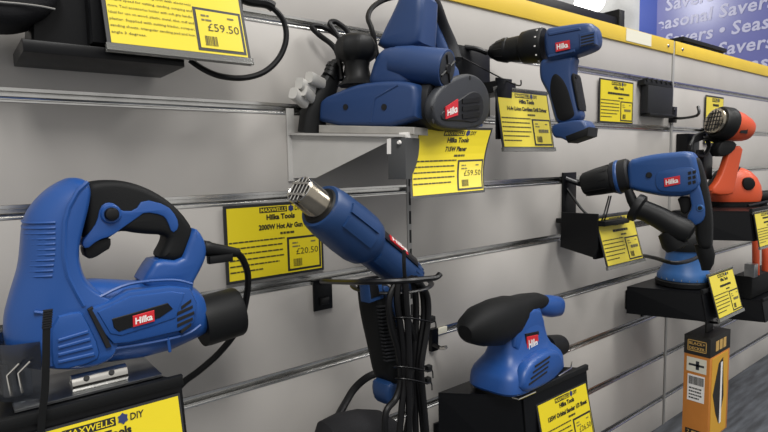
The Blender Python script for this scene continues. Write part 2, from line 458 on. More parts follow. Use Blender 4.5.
# gear-case nose: rounded column
nose = [(4, 345), (3, 320), (9, 296), (18, 268), (20, 250), (22, 222), (30, 206), (45, 190), (62, 180), (76, 177), (88, 180), (92, 190), (90, 205), (84, 228), (80, 245), (80, 262), (88, 284), (120, 300), (120, 350), (95, 368), (50, 372), (14, 364)]
pts = JF.T(nose[:9], 0)+JF.T(nose[9:], -.02)
rin = [.040, .040, .036, .032, .029, .028, .028, .024, .018, .012, .008, .006, .006, .006, .006, .006, .006, .004, .004, .006, .012, .036]
def smooth_r(pts, rin, it=2):
    z = chaikin([(p[0], p[1], r) for p, r in zip(pts, rin)], it); return [(q[0], q[1]) for q in z], [q[2] for q in z]
p2, r2 = smooth_r(pts, rin)
MB().pillow(p2, -.034, .034, r2, .026, 6, JF).build('gear_case', 'blue', j)
# motor barrel
def loft_x(fr, st, n=20, ex=2.6, cy=0.):
    mb = MB(); R = []
    for x, zb, zt, hy in st:
        zc, hz = (zb+zt)/2, (zt-zb)/2; ring = []
        for k in range(n):
            a = 2*math.pi*k/n; c, s_ = math.cos(a), math.sin(a)
            ring.append(fr.w(x, cy+math.copysign(abs(c)**(2/ex), c)*hy, zc+math.copysign(abs(s_)**(2/ex), s_)*hz))
        R.append(ring)
    return mb.rings(R)
def st_px(fr, rows, y):   # rows: (px, py_top, py_bot, hy)
    o = []
    for px, pt, pb, hy in rows:
        x, zt = fr.t(px, pt, y); _, zb = fr.t(px, pb, y); o.append((x, zb, zt, hy))
    return o
loft_x(JF, st_px(JF, [(62, 292, 372, .020), (75, 284, 372, .030), (100, 282, 368, .034), (140, 284, 362, .034), (170, 281, 354, .033), (188, 284, 346, .030), (200, 290, 341, .026), (206, 296, 338, .022)], -.022)).build('motor_housing', 'blue', j)
# raised side shell and lower gear-case plate
shell = JF.T([(90, 309), (97, 306), (112, 300), (128, 291), (170, 286), (190, 288), (197, 303), (194, 322), (180, 331), (150, 338), (128, 343), (113, 344), (104, 334)], -.036)
sh = MB().pillow(shell, -.0385, -.02, .004, .003, 2, JF).build('side_shell', 'blue', j)
shell2 = JF.T([(97, 312), (113, 304), (130, 296), (170, 291), (185, 293), (176, 318), (150, 327), (121, 336), (110, 334)], -.039)
MB().pillow(shell2, -.0402, -.02, .003, .0018, 2, JF).build('side_panel', 'blue', j)
gp = JF.T([(52, 318), (78, 311), (84, 314), (101, 350), (97, 362), (56, 372), (51, 360)], -.036)
gpo = MB().pillow(chaikin(gp, 1), -.0372, -.02, .004, .003, 2, JF).build('side_panel', 'blue', j)
mb = MB()
for k in range(4):
    a, b = 339+k*7.2, 330+k*7.4
    mb.pillow(JF.T([(58, a), (88+k*2, b), (89+k*2, b+3.2), (58, a+3.2)], -.038), -.0392, -.03, .0007, .0007, 1, JF)
mb.build('rib', 'blue', gpo)
MB().pillow(JF.T([(88, 310), (93, 307), (112, 347), (107, 349)], -.039), -.0376, -.03, .0005, .0004, 1, JF).build('recess', 'dark_slot', j)
# horizontal ribs round the nose
mb = MB()
for k in range(11):
    py = 222+k*5.2
    lft = 22 if py < 250 else 22-(py-250)*.12
    xf, z = JF.t(lft, py, 0); path = []
    for i in range(-6, 7):
        b = math.radians(90-abs(i)*12.5); yy = .034-.026*(1-math.cos(b))
        path.append((xf+.029*(1-math.sin(b))+.0006, yy if i > 0 else -yy, z))
    mb.sweep(path, .0014, JF, n=6)
mb.build('nose_ribs', 'blue', j)
# shoulder crease strip on the nose side
crease = [JF.t(a, b, -.034) for a, b in [(88, 182), (78, 191), (69, 207), (65, 222), (64, 255), (68, 276), (77, 294), (84, 306)]]
MB().sweep([(x, -.0335, z) for x, z in crease], .0022, JF, n=6).build('moulded_line', 'blue', j)
for L in ([(100, 297), (130, 284), (172, 280), (192, 284)], [(112, 349), (150, 343), (185, 335), (201, 325)], [(168, 337), (170, 352)], [(34, 312), (48, 316), (52, 336), (52, 366)]):
    MB().sweep(catmull([(JF.t(a, b, -.033)[0], -.0325, JF.t(a, b, -.033)[1]) for a, b in L], 4), .0016, JF, n=6).build('moulded_line', 'blue', j)
# handle: black arch, blue inlay, black rear grip
arch = JF.T([(84, 184), (100, 180), (122, 180), (146, 187), (167, 199), (183, 214), (194, 231), (190, 245), (181, 262), (156, 260), (166, 243), (167, 235), (140, 234), (118, 230), (108, 240), (84, 244), (82, 225)], -.012)
MB().pillow(chaikin(arch, 2), -.0175, .0175, .007, .008, 4, JF).build('grip', 'rubber', j)
inl = JF.T([(81, 243), (90, 232), (97, 222), (100, 207), (107, 202), (116, 204), (120, 211), (135, 211), (143, 199), (167, 205), (177, 217), (179, 228), (172, 234), (167, 220), (162, 215), (145, 212), (137, 218), (121, 229), (112, 236), (98, 240), (86, 250)], -.018)
MB().pillow(chaikin(inl, 1), -.0188, .004, .0012, .0012, 2, JF).build('handle_inlay', 'blue', j)
rear = JF.T([(193, 228), (199, 230), (206, 242), (207, 255), (202, 268), (192, 286), (197, 300), (170, 296), (140, 286), (150, 268), (157, 259), (181, 261), (186, 246)], -.018)
MB().pillow(chaikin(rear, 1), -.0215, .0215, .006, .007, 3, JF).build('rear_pillar', 'blue', j)
MB().pillow(chaikin(JF.T([(85, 243), (111, 236), (111, 248), (104, 252), (95, 258), (87, 259), (84, 252)], -.012), 1), -.013, .010, .002, .002, 2, JF).build('trigger', 'black', j)
bx_, bz_ = JF.t(111, 214, -.02); rb = 6.8*JF.m(111, 214, -.02)
bo = MB().lathe(JF.w(bx_, -.018, bz_), JF.w(bx_, -.0215, bz_), [(0, rb*1.45), (.6, rb*1.45), (1, rb*1.25)], n=20).build('lock_collar', 'blue', j)
MB().lathe(JF.w(bx_, -.020, bz_), JF.w(bx_, -.0265, bz_), [(0, rb), (.7, rb), (.9, rb*.85), (1, rb*.5)], n=20).build('lock_button', 'black_satin', j)
# dust port
a = JF.t(200, 322, 0); b = JF.t(238, 311, 0); r_ = 25*JF.m(215, 315, 0)
MB().lathe(a, b, [(0, r_*.98), (.12, r_*1.0), (.95, r_), (1, r_*.96), (1, r_*.80), (.5, r_*.78)], JF, n=32).build('dust_port', 'black', j)
# badge and vents
badge(j, JF, [(112, 319), (168, 303), (173, 309), (160, 318), (119, 332), (114, 328)], [(133, 327), (154.5, 321), (154, 310), (132.5, 316)], -.0412)
mb = MB()
for k in range(5):
    x0, x1 = 178-(1 if k in (1, 2, 3) else -3), 194-abs(k-2)*1.5
    mb.pillow(JF.T([(x0, 306+k*6), (x1, 299+k*6), (x1, 302+k*6), (x0, 309.5+k*6)], -.038), -.0392, -.03, .0002, .0002, 1, JF)
mb.build('vent', 'dark_slot', j)
# shoe plate, blade guard, blade holder
sp = MB().box((.028, -.040, .5555), (.150, .034, .5585), JF, bev=.001).build('sole_plate', 'steel', j)
mb = MB(); x0, z0 = JF.t(72, 392, -.03); x1, z1 = JF.t(127, 380, -.03)
MB().sweep([(x0, -.028, .565), (x1, -.028, .565)], .0085, JF, n=16).build('tilt_bracket', 'chrome', j)
for q in (.25, .7):
    MB().lathe(JF.w(x0+(x1-x0)*q, -.034, .569), JF.w(x0+(x1-x0)*q, -.037, .571), [(0, .0028), (1, .0024)], n=10).build('screw', 'dark_slot', j)
g = JF.T([(8, 345), (52, 350), (50, 390), (44, 402), (16, 409), (10, 395)], -.03)
gd = [(.050, .034), (.030, .029), (.020, .019), (.0155, .008), (.0155, -.008), (.020, -.019), (.030, -.029), (.050, -.034)]
MB().rings([[JF.w(x+(z-.56)*.02, y, z) for x, y in gd] for z in (.561, .585, .612)], cap=False, closed=False).build('blade_guard', 'guard', j)
mb = MB()
for dx in (0, .008):
    mb.sweep([(.0345+dx, -.0365, .597), (.0255+dx, -.0345, .588), (.027+dx, -.0345, .570)], .0011, JF, n=6)
mb.build('guard_chevron', 'chrome', j)
MB().box((.034, -.006, .560), (.048, .006, .600), JF, bev=.002).build('plunger', 'steel', j)
MB().box((.030, -.0015, .5595), (.038, .0015, .590), JF).build('blade', 'steel', j)
# cord with strain relief
a = JF.t(203, 248, 0); b = JF.t(239, 253, 0)
MB().lathe(a, b, [(0, .0085), (.15, .0085), (.2, .0075), (.9, .0055), (1, .0045)], JF, n=16).build('strain_relief', 'black', j)
MB().box((a[0]+.004, -.008, a[1]-.018), (b[0]-.010, .004, a[1]-.009), JF, bev=.002).build('cord_clip', 'black', j)
cp = [JF.w(*([JF.t(px, py, yy)[0], yy, JF.t(px, py, yy)[1]])) for px, py, yy in [(237, 253, 0), (243, 260, .004), (248, 276, .01), (246, 300, .02), (238, 328, .03), (220, 352, .04), (200, 370, .045), (184, 382, .05), (172, 396, .05)]]
tube(cp, .0040).build('cord', 'cord', j)

def stand(label, x0, x1, yF, zt, zb, yB=-.001, lean=.02, k=.42):
    # sloping-front holder; its sides run back at an angle k
    t = thing('display_stand', label, 'display stand', ((x0+x1)/2, 0, zb))
    def X(x, y): return x-k*(y-yF)
    def slab(xa, xb, ya, yb, za, zb_):
        return MB().rings([[Vector((X(xa, ya), ya, z)), Vector((X(xb, ya), ya, z)), Vector((X(xb, yb), yb, z)), Vector((X(xa, yb), yb, z))] for z in (za, zb_)])
    slab(x0, x1, yF, yB, zt-.006, zt).build('platform', 'stand', t, smooth=False)
    mb = MB(); mb.rings([[Vector((x, yF, zt-.002)), Vector((x, yF+.004, zt-.002)), Vector((x, yF-lean+.004, zb)), Vector((x, yF-lean, zb))] for x in (x0, x1)])
    mb.build('front_panel', 'stand', t, smooth=False)
    for x in (x0, x1-.004):
        mb = MB(); mb.rings([[Vector((X(xx, yF+.003), yF+.003, zt-.004)), Vector((X(xx, yB), yB, zt-.004)), Vector((X(xx, yB), yB, zb)), Vector((xx, yF-lean+.003, zb))] for xx in (x, x+.004)])
        mb.build('side_panel', 'stand', t, smooth=False)
    xw = X((x0+x1)/2, yB)
    MB().box((xw-.04, -.005, zb-.005), (xw+.04, -.0005, zb+.045), bev=.001).build('wall_plate', 'stand', t)
    for x in (xw-.03, xw+.024): MB().box((x, yB-.004, zb), (x+.006, -.004, zb+.02), bev=.001).build('arm', 'stand', t)
    MB().box((x0-.001, yF-.004, zt-.004), (x1+.001, yF+.004, zt+.006), bev=.0015).build('front_lip', 'black', t)
    return t
stand('black stand under the bright blue jigsaw', .004, .162, -.160, .5545, .430, yB=-.058, k=.42)
# cable tie tail standing in front of the jigsaw
tie = [WF.w(*px_at(*p)) for p in [(48, 310, -.172), (46.5, 330, -.172), (46, 360, -.172), (45, 390, -.1715), (42, 415, -.171), (41, 432, -.1705)]]
ct = thing('cable_tie', 'upright black cable tie tail in front of the jigsaw nose', 'cable tie', tie[-1])
MB().sweep(catmull(tie, 4), [(.0012, .0032)]*21, n=6, up=Vector((0, 1, 0))).build('strap', 'black', ct)
mb = MB()
for k in range(8):
    q = tie[0]+(tie[1]-tie[0])*(.02+k*.12); mb.box((q.x-.0034, q.y-.0018, q.z-.0006), (q.x+.0034, q.y+.0018, q.z+.0006))
mb.build('teeth', 'grey_dark', ct)

def tx(fr, px, py, x):                          # sight line meeting the plane local x = const: returns (y, z)
    d = CF + CR*((px-384)/FPX) - CU*((py-216)/FPX)
    p0 = fr.o+fr.ex*x; k = (p0-CAM_POS).dot(fr.ex)/d.dot(fr.ex); p = CAM_POS+d*k-fr.o
    return (p.dot(fr.ey), p.dot(fr.ez))
def pt(fr, px, py, y=0.):
    x, z = fr.t(px, py, y); return fr.w(x, y, z)
def lathe_px(fr, rows, y=0., n=28):             # rows: (px, py, radius in px) along a curved or straight axis on plane y
    mb = MB(); C = [pt(fr, a, b, y) for a, b, r in rows]
    R = [r*(c-CAM_POS).dot(CF)/FPX for c, (a, b, r) in zip(C, rows)]
    d = (C[-1]-C[0]).normalized(); u = (fr.ey-d*fr.ey.dot(d)).normalized(); c_ = d.cross(u)
    return mb.rings([[c+u*(r*math.cos(2*math.pi*k/n))+c_*(r*math.sin(2*math.pi*k/n)) for k in range(n)] for c, r in zip(C, R)])
def stand_block(label, x0, x1, yF, zb, zt):
    t = thing('display_stand', label, 'display stand', ((x0+x1)/2, -.001, zb)); return t

# ================================================================== HEAT GUN
x_, _ = WF.t(300, 190, -.165)
HG = Frame((x_, -.165, 0), 9.5)
h = thing('heat_gun', 'blue hot air gun with chrome nozzle hanging in a wire ring', 'power tool', pt(HG, 388, 404))
ax0, ax1 = (300, 190), (413, 280)
def axp(q): return (ax0[0]+(ax1[0]-ax0[0])*q, ax0[1]+(ax1[1]-ax0[1])*q)
def ax_rows(L): return [(*axp(q), r) for q, r in L]
lathe_px(HG, ax_rows([(.0, 14.6), (.01, 15.4), (.20, 15.6), (.215, 16.2), (.30, 16.2)])).build('nozzle', 'nozzle', h)
nz = h.children[-1] if h.children else None
# nozzle mouth: dark recess and bars
A = pt(HG, *axp(0)); Bv = pt(HG, *axp(.2)); dv = (Bv-A).normalized(); u_ = (HG.ey-dv*HG.ey.dot(dv)).normalized(); v_ = dv.cross(u_)
rn = 14.2*(A-CAM_POS).dot(CF)/FPX
noz = [o for o in bpy.data.objects if o.parent == h][0]
MB().lathe(A-dv*.0004, A-dv*.0012, [(0, rn*.93), (1, rn*.93)]).build('mouth', 'dark_slot', noz)
def bar3(mb, p, q, r):
    mb.sweep([p, q], r, n=6, up=dv)
for k in range(-2, 3):
    s_ = k*.38*rn; L = math.sqrt(max(0, (rn*.95)**2-s_**2)); mb = MB()
    bar3(mb, A-dv*.002+u_*s_-v_*L, A-dv*.002+u_*s_+v_*L, .0011); mb.build('grille_bar', 'chrome', noz)
for q_ in (-.45, .45):
    mb = MB(); bar3(mb, A-dv*.0026-u_*rn*.86+v_*q_*rn, A-dv*.0026+u_*rn*.86+v_*q_*rn, .0016); mb.build('grille_bar', 'chrome', noz)
mb = MB(); ring = [A-dv*.001+u_*(rn*math.cos(a*math.pi/12))+v_*(rn*math.sin(a*math.pi/12)) for a in range(25)]
mb.sweep(ring, .0013, n=6); mb.build('rim', 'chrome', noz)
lathe_px(HG, ax_rows([(.175, 20), (.175, 23.5), (.19, 25), (.25, 26.5), (.42, 27.5), (.52, 27), (.57, 25), (.60, 21), (.62, 19.5), (.80, 19), (.95, 17.5), (.985, 15), (1.0, 9)]), n=36).build('housing', 'blue_deep', h)
lathe_px(HG, ax_rows([(.165, 19), (.178, 21), (.185, 21)])).build('heat_shield', 'black', h)
# moulded panels running along the housing, on the side facing the room
def along(q0, q1, a0, a1, r0, r1, lift, name, m, parent):
    mb = MB(); R = []
    for i in range(7):
        q = q0+(q1-q0)*i/6; c = pt(HG, *axp(q)); r = (r0+(r1-r0)*i/6)*(c-CAM_POS).dot(CF)/FPX
        row = []
        for ang, ll in [(a0, -.002), (a0, lift)]+[(a0+(a1-a0)*k/5, lift) for k in range(1, 5)]+[(a1, lift), (a1, -.002)]:
            an = math.radians(ang); row.append(c+(-u_*math.cos(an)-v_*math.sin(an)*SGN)*(r+ll))
        R.append(row)
    return mb.rings(R).build(name, m, parent)
SGN = 1 if v_.z < 0 else -1
along(.27, .50, 8, 30, 27, 27.2, .0024, 'panel', 'blue_deep', h)
along(.27, .50, -26, 0, 27, 27.2, .0024, 'panel', 'blue_deep', h)
along(.62, .96, -50, -20, 19.3, 17.5, .0028, 'panel', 'blue_deep', h)
np_ = along(.58, .90, 22, 52, 20.5, 18.2, .002, 'name_plate', 'black_satin', h)
lgp = along(.64, .80, 28, 46, 20.0, 18.9, .0032, 'logo', 'red', h)
V, Fc = fit_text('Hilka', 0, 0, 1, 1, bold=.03); mb = MB()
for_v = []
for v in V:
    q = .655+.13*v.x; c = pt(HG, *axp(q)); r = 19.5*(c-CAM_POS).dot(CF)/FPX+.0042; an = math.radians(31+12*v.y)
    for_v.append(c+(-u_*math.cos(an)-v_*math.sin(an)*SGN)*r)
mb.add(for_v, Fc).build('lettering', 'white', lgp, smooth=False)
for k in range(4):
    along(.90, .975, -10+k*16, -3+k*16, 17.6, 15.5, .0016, 'vent_rib', 'blue_deep', h)
# pistol grip
hd = HG.T([(392, 284), (399, 318), (402, 345), (401, 368), (398, 383)], -.012)+HG.T([(375, 381), (368, 348), (361, 318), (358, 296), (357, 278)], .014)
MB().pillow(chaikin(hd, 2), -.021, .021, .010, .012, 4, HG).build('grip', 'rubber', h)
tex = MB()
for k in range(16):
    py = 306+k*3.6; xl = 379+(py-306)*.13; xr = 394+(py-306)*.08
    tex.pillow(HG.T([(xl, py), (xr, py-2), (xr, py-.4), (xl, py+1.6)], -.02), -.0222, -.015, .0003, .0004, 1, HG)
tex.build('grip_texture', 'grey_dark', h)
MB().pillow(chaikin(HG.T([(385, 381), (399, 381), (398, 393), (392, 405), (387, 405), (384, 395)], -.010), 1), -.017, .015, .006, .007, 3, HG).build('end_cap', 'blue_deep', h)
MB().pillow(chaikin(HG.T([(382, 286), (388, 286), (394, 300), (399, 330), (397, 330), (390, 303), (384, 296)], -.02), 1), -.0225, -.01, .001, .001, 1, HG).build('trim', 'blue_deep', h)
MB().pillow(HG.T([(367, 280), (381, 284), (383, 298), (369, 303)], -.02), -.0222, -.005, .002, .002, 2, HG).build('trim', 'blue_deep', h)
MB().pillow(HG.T([(369, 282), (378, 285), (380, 296), (371, 299)], -.022), -.0232, -.005, .001, .001, 1, HG).build('switch', 'black_satin', h)
# gathered flex: six strands with ties, hanging in front of the grip
strands = [[(396, 283), (389, 300), (391, 325), (398, 350), (401, 378), (396, 398), (386, 412), (385, 436)],
           [(399, 279), (397, 300), (401, 330), (404, 355), (405, 380), (402, 405), (399, 440)],
           [(405, 277), (406, 300), (408, 330), (409, 360), (409, 385), (409, 410), (409, 440)],
           [(411, 277), (415, 290), (416, 320), (414, 350), (413, 380), (415, 410), (416, 440)],
           [(415, 278), (422, 290), (424, 315), (420, 345), (418, 375), (421, 405), (424, 440)],
           [(419, 282), (427, 296), (428, 318), (425, 340), (421, 368), (423, 395), (427, 440)],
           [(401, 290), (403, 310), (412, 330), (416, 352), (411, 378), (412, 398), (405, 440)]]
for i, s_ in enumerate(strands):
    yy = -.036-.006*(i % 3)
    tube([pt(HG, a, b, yy) for a, b in s_], .0043).build('cord', 'cord', h)
for py, w0, w1 in ((318, 396, 431), (367, 396, 428), (379, 398, 427)):
    c0 = pt(HG, w0, py, -.042); c1 = pt(HG, w1, py+1, -.042); cc = (c0+c1)/2; hw = (c1-c0).length/2; e = (c1-c0).normalized()
    R = [cc+e*(hw*math.cos(a*math.pi/10))+HG.ey*(.014*math.sin(a*math.pi/10))+Vector((0, 0, .002*math.sin(a*math.pi/5))) for a in range(21)]
    cb = MB().sweep(R, [(.0008, .0022)]*21, n=6, up=Vector((0, 0, 1))).build('cable_tie', 'black_satin', h)
    MB().box((c1.x-.004, c1.y-.005, c1.z-.004), (c1.x+.004, c1.y+.003, c1.z+.004), bev=.001).build('tie_head', 'black', h)
    tube([c1, c1+e*.006+Vector((0, -.003, -.003)), c1+e*.004+Vector((0, -.006, -.012))], .001, n=6).build('tie_tail', 'black', h)
# ring holder on the wall
rh = thing('tool_holder', 'black wire ring holder carrying the blue hot air gun', 'tool holder', (.423, 0, .546))
MB().box((.407, -.006, .546), (.439, -.0005, .592), bev=.0015).build('wall_plate', 'stand', rh)
MB().box((.415, -.010, .555), (.431, -.004, .566), bev=.002).build('clip', 'black_satin', rh)
arm = [Vector((.423, -.004, .588))]+[Vector(px_at(*q_)) for q_ in ((324, 281.5, -.06), (345, 282, -.14), (365, 282, -.19), (400, 281, -.222), (425, 279, -.228), (436, 277.5, -.228), (440, 274, -.228))]
MB().sweep(catmull(arm, 5), [(.0034, .0042)]*36, n=8, up=Vector((0, 0, 1))).build('arm', 'black_satin', rh)
ctr = pt(HG, 392, 284, 0)
ringp = [ctr+Vector((.052*math.cos(a*math.pi/14), .052*math.sin(a*math.pi/14), .0)) for a in range(29)]
MB().sweep(ringp, [(.0022, .004)]*29, n=8, up=Vector((0, 0, 1))).build('ring', 'black_satin', rh)
tube([Vector(px_at(404, 250, -.225)), Vector(px_at(404, 264, -.225)), Vector(px_at(405, 281, -.222))], .0022, n=8).build('pin', 'black_satin', rh)
tube([Vector((.53, -.003, .596)), Vector((.52, -.05, .597)), ctr+Vector((.03, .045, 0))], .0028, n=8).build('arm', 'black_satin', rh)

# ================================================================== PLANER AND ITS SHELF
PF = Frame((.397, -.018, 0), -70)
sb = thing('shelf_bracket', 'pale metal triangular shelf bracket holding up the planer', 'shelf bracket', (.385, 0, .745))
BF = Frame((.381, 0, 0), -70)
tri = BF.T([(290, 134), (397, 135.5), (392, 140), (316, 178), (290, 178)], 0)
MB().pillow(tri, -.001, .001, 0, 0, 0, BF).build('side_web', 'shelf_white', sb)
tp = BF.T([(290, 133), (404, 134.5)], 0)
mb = MB(); (xa, za), (xb, zb_) = tp
mb.rings([[BF.w(x, yy, z+dz) for yy, dz in ((-.006, 0), (.20, 0), (.20, -.003), (-.006, -.003))] for x, z in ((xa, za), (xb, zb_))]); mb.build('shelf_plate', 'shelf_white', sb)
MB().pillow(BF.T([(290, 134), (397, 135.5), (392, 140), (316, 178), (290, 178)], .19), .189, .191, 0, 0, 0, BF).build('side_web', 'shelf_white', sb)
MB().box((.374, -.003, .74), (.386, -.0005, .842), bev=.0005).build('wall_flange', 'shelf_white', sb)
q = BF.T([(388, 138), (421, 138), (421, 173), (388, 172)], 0)
MB().box((xb-.022, -.004, za-.066), (xb+.004, .19, zb_-.004), BF, bev=.001).build('front_lip', 'lip_grey', sb)
sw = pt(BF, 399.5, 142.5, -.005)
MB().lathe(sw, sw-BF.ey*.003, [(0, .003), (1, .002)], n=10).build('screw', 'white', sb)
MB().pillow(BF.T([(387.5, 139), (391.5, 138), (391.5, 154), (387.5, 154)], -.003), -.0045, -.003, 0, 0, 0, BF).build('sticker', 'white', sb)
pcl = MB().box((xb-.010, .004, zb_-.004), (xb+.003, .16, zb_+.003), BF, bev=.001).build('card_rail', 'white', sb)

p = thing('planer', 'dark blue electric planer with black front knob and grey belt cover', 'power tool', PF.w(.07, .1, .795))
W_ = PF.t(414, 130, 0)[0]
def PT(pts, y=0.): return PF.T(pts, y)
MB().pillow(PT([(318.5, 125), (414, 127), (414, 134.5), (318.5, 133)]), 0, .25, .001, .001, 1, PF).build('sole', 'sole_alu', p)
fb = PT([(317, 126), (317, 106), (320, 98), (336, 91), (350, 85), (370, 81), (400, 80), (413, 83), (416, 90), (416, 127)])
MB().pillow(chaikin(fb, 1), .001, .23, [.007]*20, .009, 4, PF).build('body', 'blue_dull', p)
# swelling shoulder and tower
ub = PT([(362, 92), (368, 66), (374, 52), (382, 45), (402, 45), (408, 54), (412, 92)], .022)
MB().pillow(chaikin(ub, 1), .020, .20, .016, .02, 4, PF).build('motor_housing', 'blue_dull', p)
tw = PT([(374, 50), (383, 30), (394, 8), (402, -12), (424, -12), (423, 20), (421, 50)], .05)
MB().pillow(chaikin(tw, 1), .045, .10, .010, .012, 3, PF).build('handle_post', 'blue_dull', p)
hp = [PF.w(PF.t(a, b, yy)[0], yy, PF.t(a, b, yy)[1]) for a, b, yy in [(412, -8, .06), (420, -6, .09), (430, 6, .14), (438, 26, .18), (447, 46, .20), (452, 62, .20)]]
MB().sweep(catmull(hp, 4), [(.017, .014)]*21, n=14).build('rear_handle', 'grey_dark', p)
MB().sweep(catmull([v+Vector((-.012, -.003, -.01)) for v in hp[2:5]], 4), [(.010, .012)]*9, n=10).build('handle_insert', 'blue_dull', p)
# front knob
kc = [(359, 86, 21), (358.5, 82, 16), (358, 77, 13), (357, 68, 12), (356.5, 62, 13.5), (356, 58, 18.5), (356, 53, 20.8), (356, 45, 20.2), (356, 39, 17.5), (356, 35.5, 12.5), (356, 34, 6)]
mb = MB(); C = [pt(PF, a, b, .030) for a, b, r in kc]; n = 32
mb.rings([[c+PF.ex*(r*s_*math.cos(2*math.pi*k/n)*(1+(.05 if r > 15 else 0)*math.cos(8*2*math.pi*k/n)))+PF.ey*(r*s_*math.sin(2*math.pi*k/n)*(1+(.05 if r > 15 else 0)*math.cos(8*2*math.pi*k/n))) for k in range(n)] for c, (a, b, r) in zip(C, kc) for s_ in [(c-CAM_POS).dot(CF)/FPX]])
mb.build('front_knob', 'black', p)
for a, b in ((345.5, 107), (384, 107)):
    c = pt(PF, a, b, .0005); MB().lathe(c+PF.ey*.004, c-PF.ey*.0006, [(0, .004), (1, .004)], n=14).build('screw', 'dark_slot', p)
# chip port
a = pt(PF, 396, 63, .038); b = pt(PF, 447, 68.5, .038); dq = (b-a).normalized(); rp_ = 19*(b-CAM_POS).dot(CF)/FPX
cpz = MB().lathe(a, b, [(0, rp_*.9), (.3, rp_), (.97, rp_), (1, rp_*.97)], n=28).build('chip_port', 'blue_dull', p)
MB().lathe(b-dq*.001, b+dq*.0012, [(0, rp_*.86), (.8, rp_*.86), (1, rp_*.82)], n=28).build('port_cover', 'grey_cover', p)
e1 = (PF.ez-dq*PF.ez.dot(dq)).normalized(); e2 = dq.cross(e1); mb = MB()
for an in (35, 125):
    ca = e1*math.cos(math.radians(an))+e2*math.sin(math.radians(an)); mb.sweep([b+dq*.0015-ca*rp_*.8, b+dq*.0015+ca*rp_*.8], .0016, n=6)
mb.build('cover_cross', 'black', p)
MB().lathe(b+dq*.001, b+dq*.003, [(0, rp_*.3), (1, rp_*.25)], n=14).build('cover_boss', 'black', p)
# belt cover on the room side
XR = W_+.004
def PX(pts, x): return [tx(PF, a, b, x) for a, b in pts]
ring_o = PX([(418, 90), (426, 82), (440, 78), (458, 78), (470, 88), (474, 106), (470, 124), (455, 132), (420, 131)], W_)
MB().pillow(chaikin(ring_o, 2), W_-.03, W_+.012, .003, .003, 2, PF, axis='x').build('belt_housing', 'grey_dark', p)
cv = PX([(428, 100), (440, 84), (455, 76), (468, 73), (480, 80), (487, 96), (487, 114), (480, 126), (464, 131), (440, 130), (430, 122)], W_+.02)
cvo = MB().pillow(chaikin(cv, 2), W_+.012, W_+.026, .005, .005, 3, PF, axis='x').build('belt_cover', 'grey_cover', p)
pn = PX([(441, 116), (443, 111), (462, 98), (472, 91), (480, 93), (484, 104), (482, 118), (474, 123), (462, 121), (443, 121)], W_+.027)
MB().pillow(chaikin(pn, 1), W_+.025, W_+.0275, .001, .001, 1, PF, axis='x').build('raised_panel', 'grey_dark', cvo)
rr = PX([(446, 119), (458, 115), (458, 99), (446, 107)], W_+.0285)
lo_ = MB().pillow(rr, W_+.027, W_+.0288, 0, 0, 0, PF, axis='x').build('logo', 'red', p)
V, Fc = fit_text('Hilka', .08, .2, .84, .5, bold=.03); LL, LR, UR, UL = [Vector(v) for v in rr]
mb = MB(); mb.add([PF.w(W_+.0293, *(((LL*(1-v.x)+LR*v.x)*(1-v.y)+(UL*(1-v.x)+UR*v.x)*v.y))) for v in V], Fc).build('lettering', 'white', lo_, smooth=False)
mb = MB()
for k in range(3):
    c0 = PX([(463, 99+k*7.5), (480, 97+k*7.5), (480, 101.5+k*7.5), (463, 103.5+k*7.5)], W_+.029); mb.pillow(c0, W_+.0272, W_+.029, 0, 0, 0, PF, axis='x')
mb.build('vent', 'black', cvo)
for a, b in ((470, 78), (433, 121), (472, 128), (432, 108)):
    yy, zz = tx(PF, a, b, W_+.026); c = PF.w(W_+.0255, yy, zz); MB().lathe(c, c+PF.ex*.001, [(0, .003), (1, .003)], n=10).build('screw', 'dark_slot', p)
# folded edges on the body front
for L in ([(371, 122), (375, 98), (398, 85)],):
    MB().sweep([(PF.t(a_, b_, .001)[0], .0012, PF.t(a_, b_, .001)[1]) for a_, b_ in L], .0014, PF, n=6).build('moulded_line', 'blue_dull', p)
# planer flex and moulded plug beside it
ff = lambda L: [Vector(px_at(*q_)) for q_ in L]
tube(ff([(378, 60, -.05), (372, 30, -.05), (368, 18, -.04), (372, 8, -.035), (384, 0, -.035), (400, -4, -.04)]), .0038).build('cord', 'cord', p)
tube(ff([(346, 75, -.05), (350, 45, -.045), (348, 32, -.04), (336, 22, -.035), (330, 24, -.035), (338, 36, -.04), (350, 55, -.05)]), .0038).build('cord', 'cord', p)
tube(ff([(352, 78, -.05), (345, 44, -.03), (325, 28, -.02), (312, 26, -.018), (318, 34, -.02), (336, 50, -.03), (342, 80, -.05)]), .0038).build('cord', 'cord', p)
tube(ff([(331, 78, -.03), (338, 60, -.03), (348, 48, -.035), (360, 60, -.06)]), .0042).build('cord', 'cord', p)
pl = thing('plug', 'black moulded plug with grey pin guards beside the planer', 'plug', px_at(318, 133, -.02))
mb = MB(); mb.sweep([Vector(px_at(*q_)) for q_ in ((338, 62, -.03), (331, 78, -.028), (322, 96, -.026), (313, 116, -.022), (312, 133, -.02))], [(.008, .008), (.012, .012), (.014, .017), (.014, .018), (.014, .019)], n=12, ex=3.5); mb.build('body', 'black', pl)
for k in range(3):
    c = Vector(px_at(334-k*1.5, 66+k*4, -.033)); MB().lathe(c, c+Vector((-.004, 0, -.005)), [(0, .010), (1, .010)], n=12).build('strain_ring', 'black', pl)
for a, b, c_, d_ in ((299, 83, 312, 91), (309, 77, 322, 84), (293, 93, 305, 103), (303, 90, 311, 98)):
    A_ = Vector(px_at(a, b, -.05)); B_ = Vector(px_at(c_, d_, -.034)); MB().sweep([A_, B_], [(.0062, .0078)]*2, n=12, ex=3.2).build('pin_guard', 'plug_grey', pl)

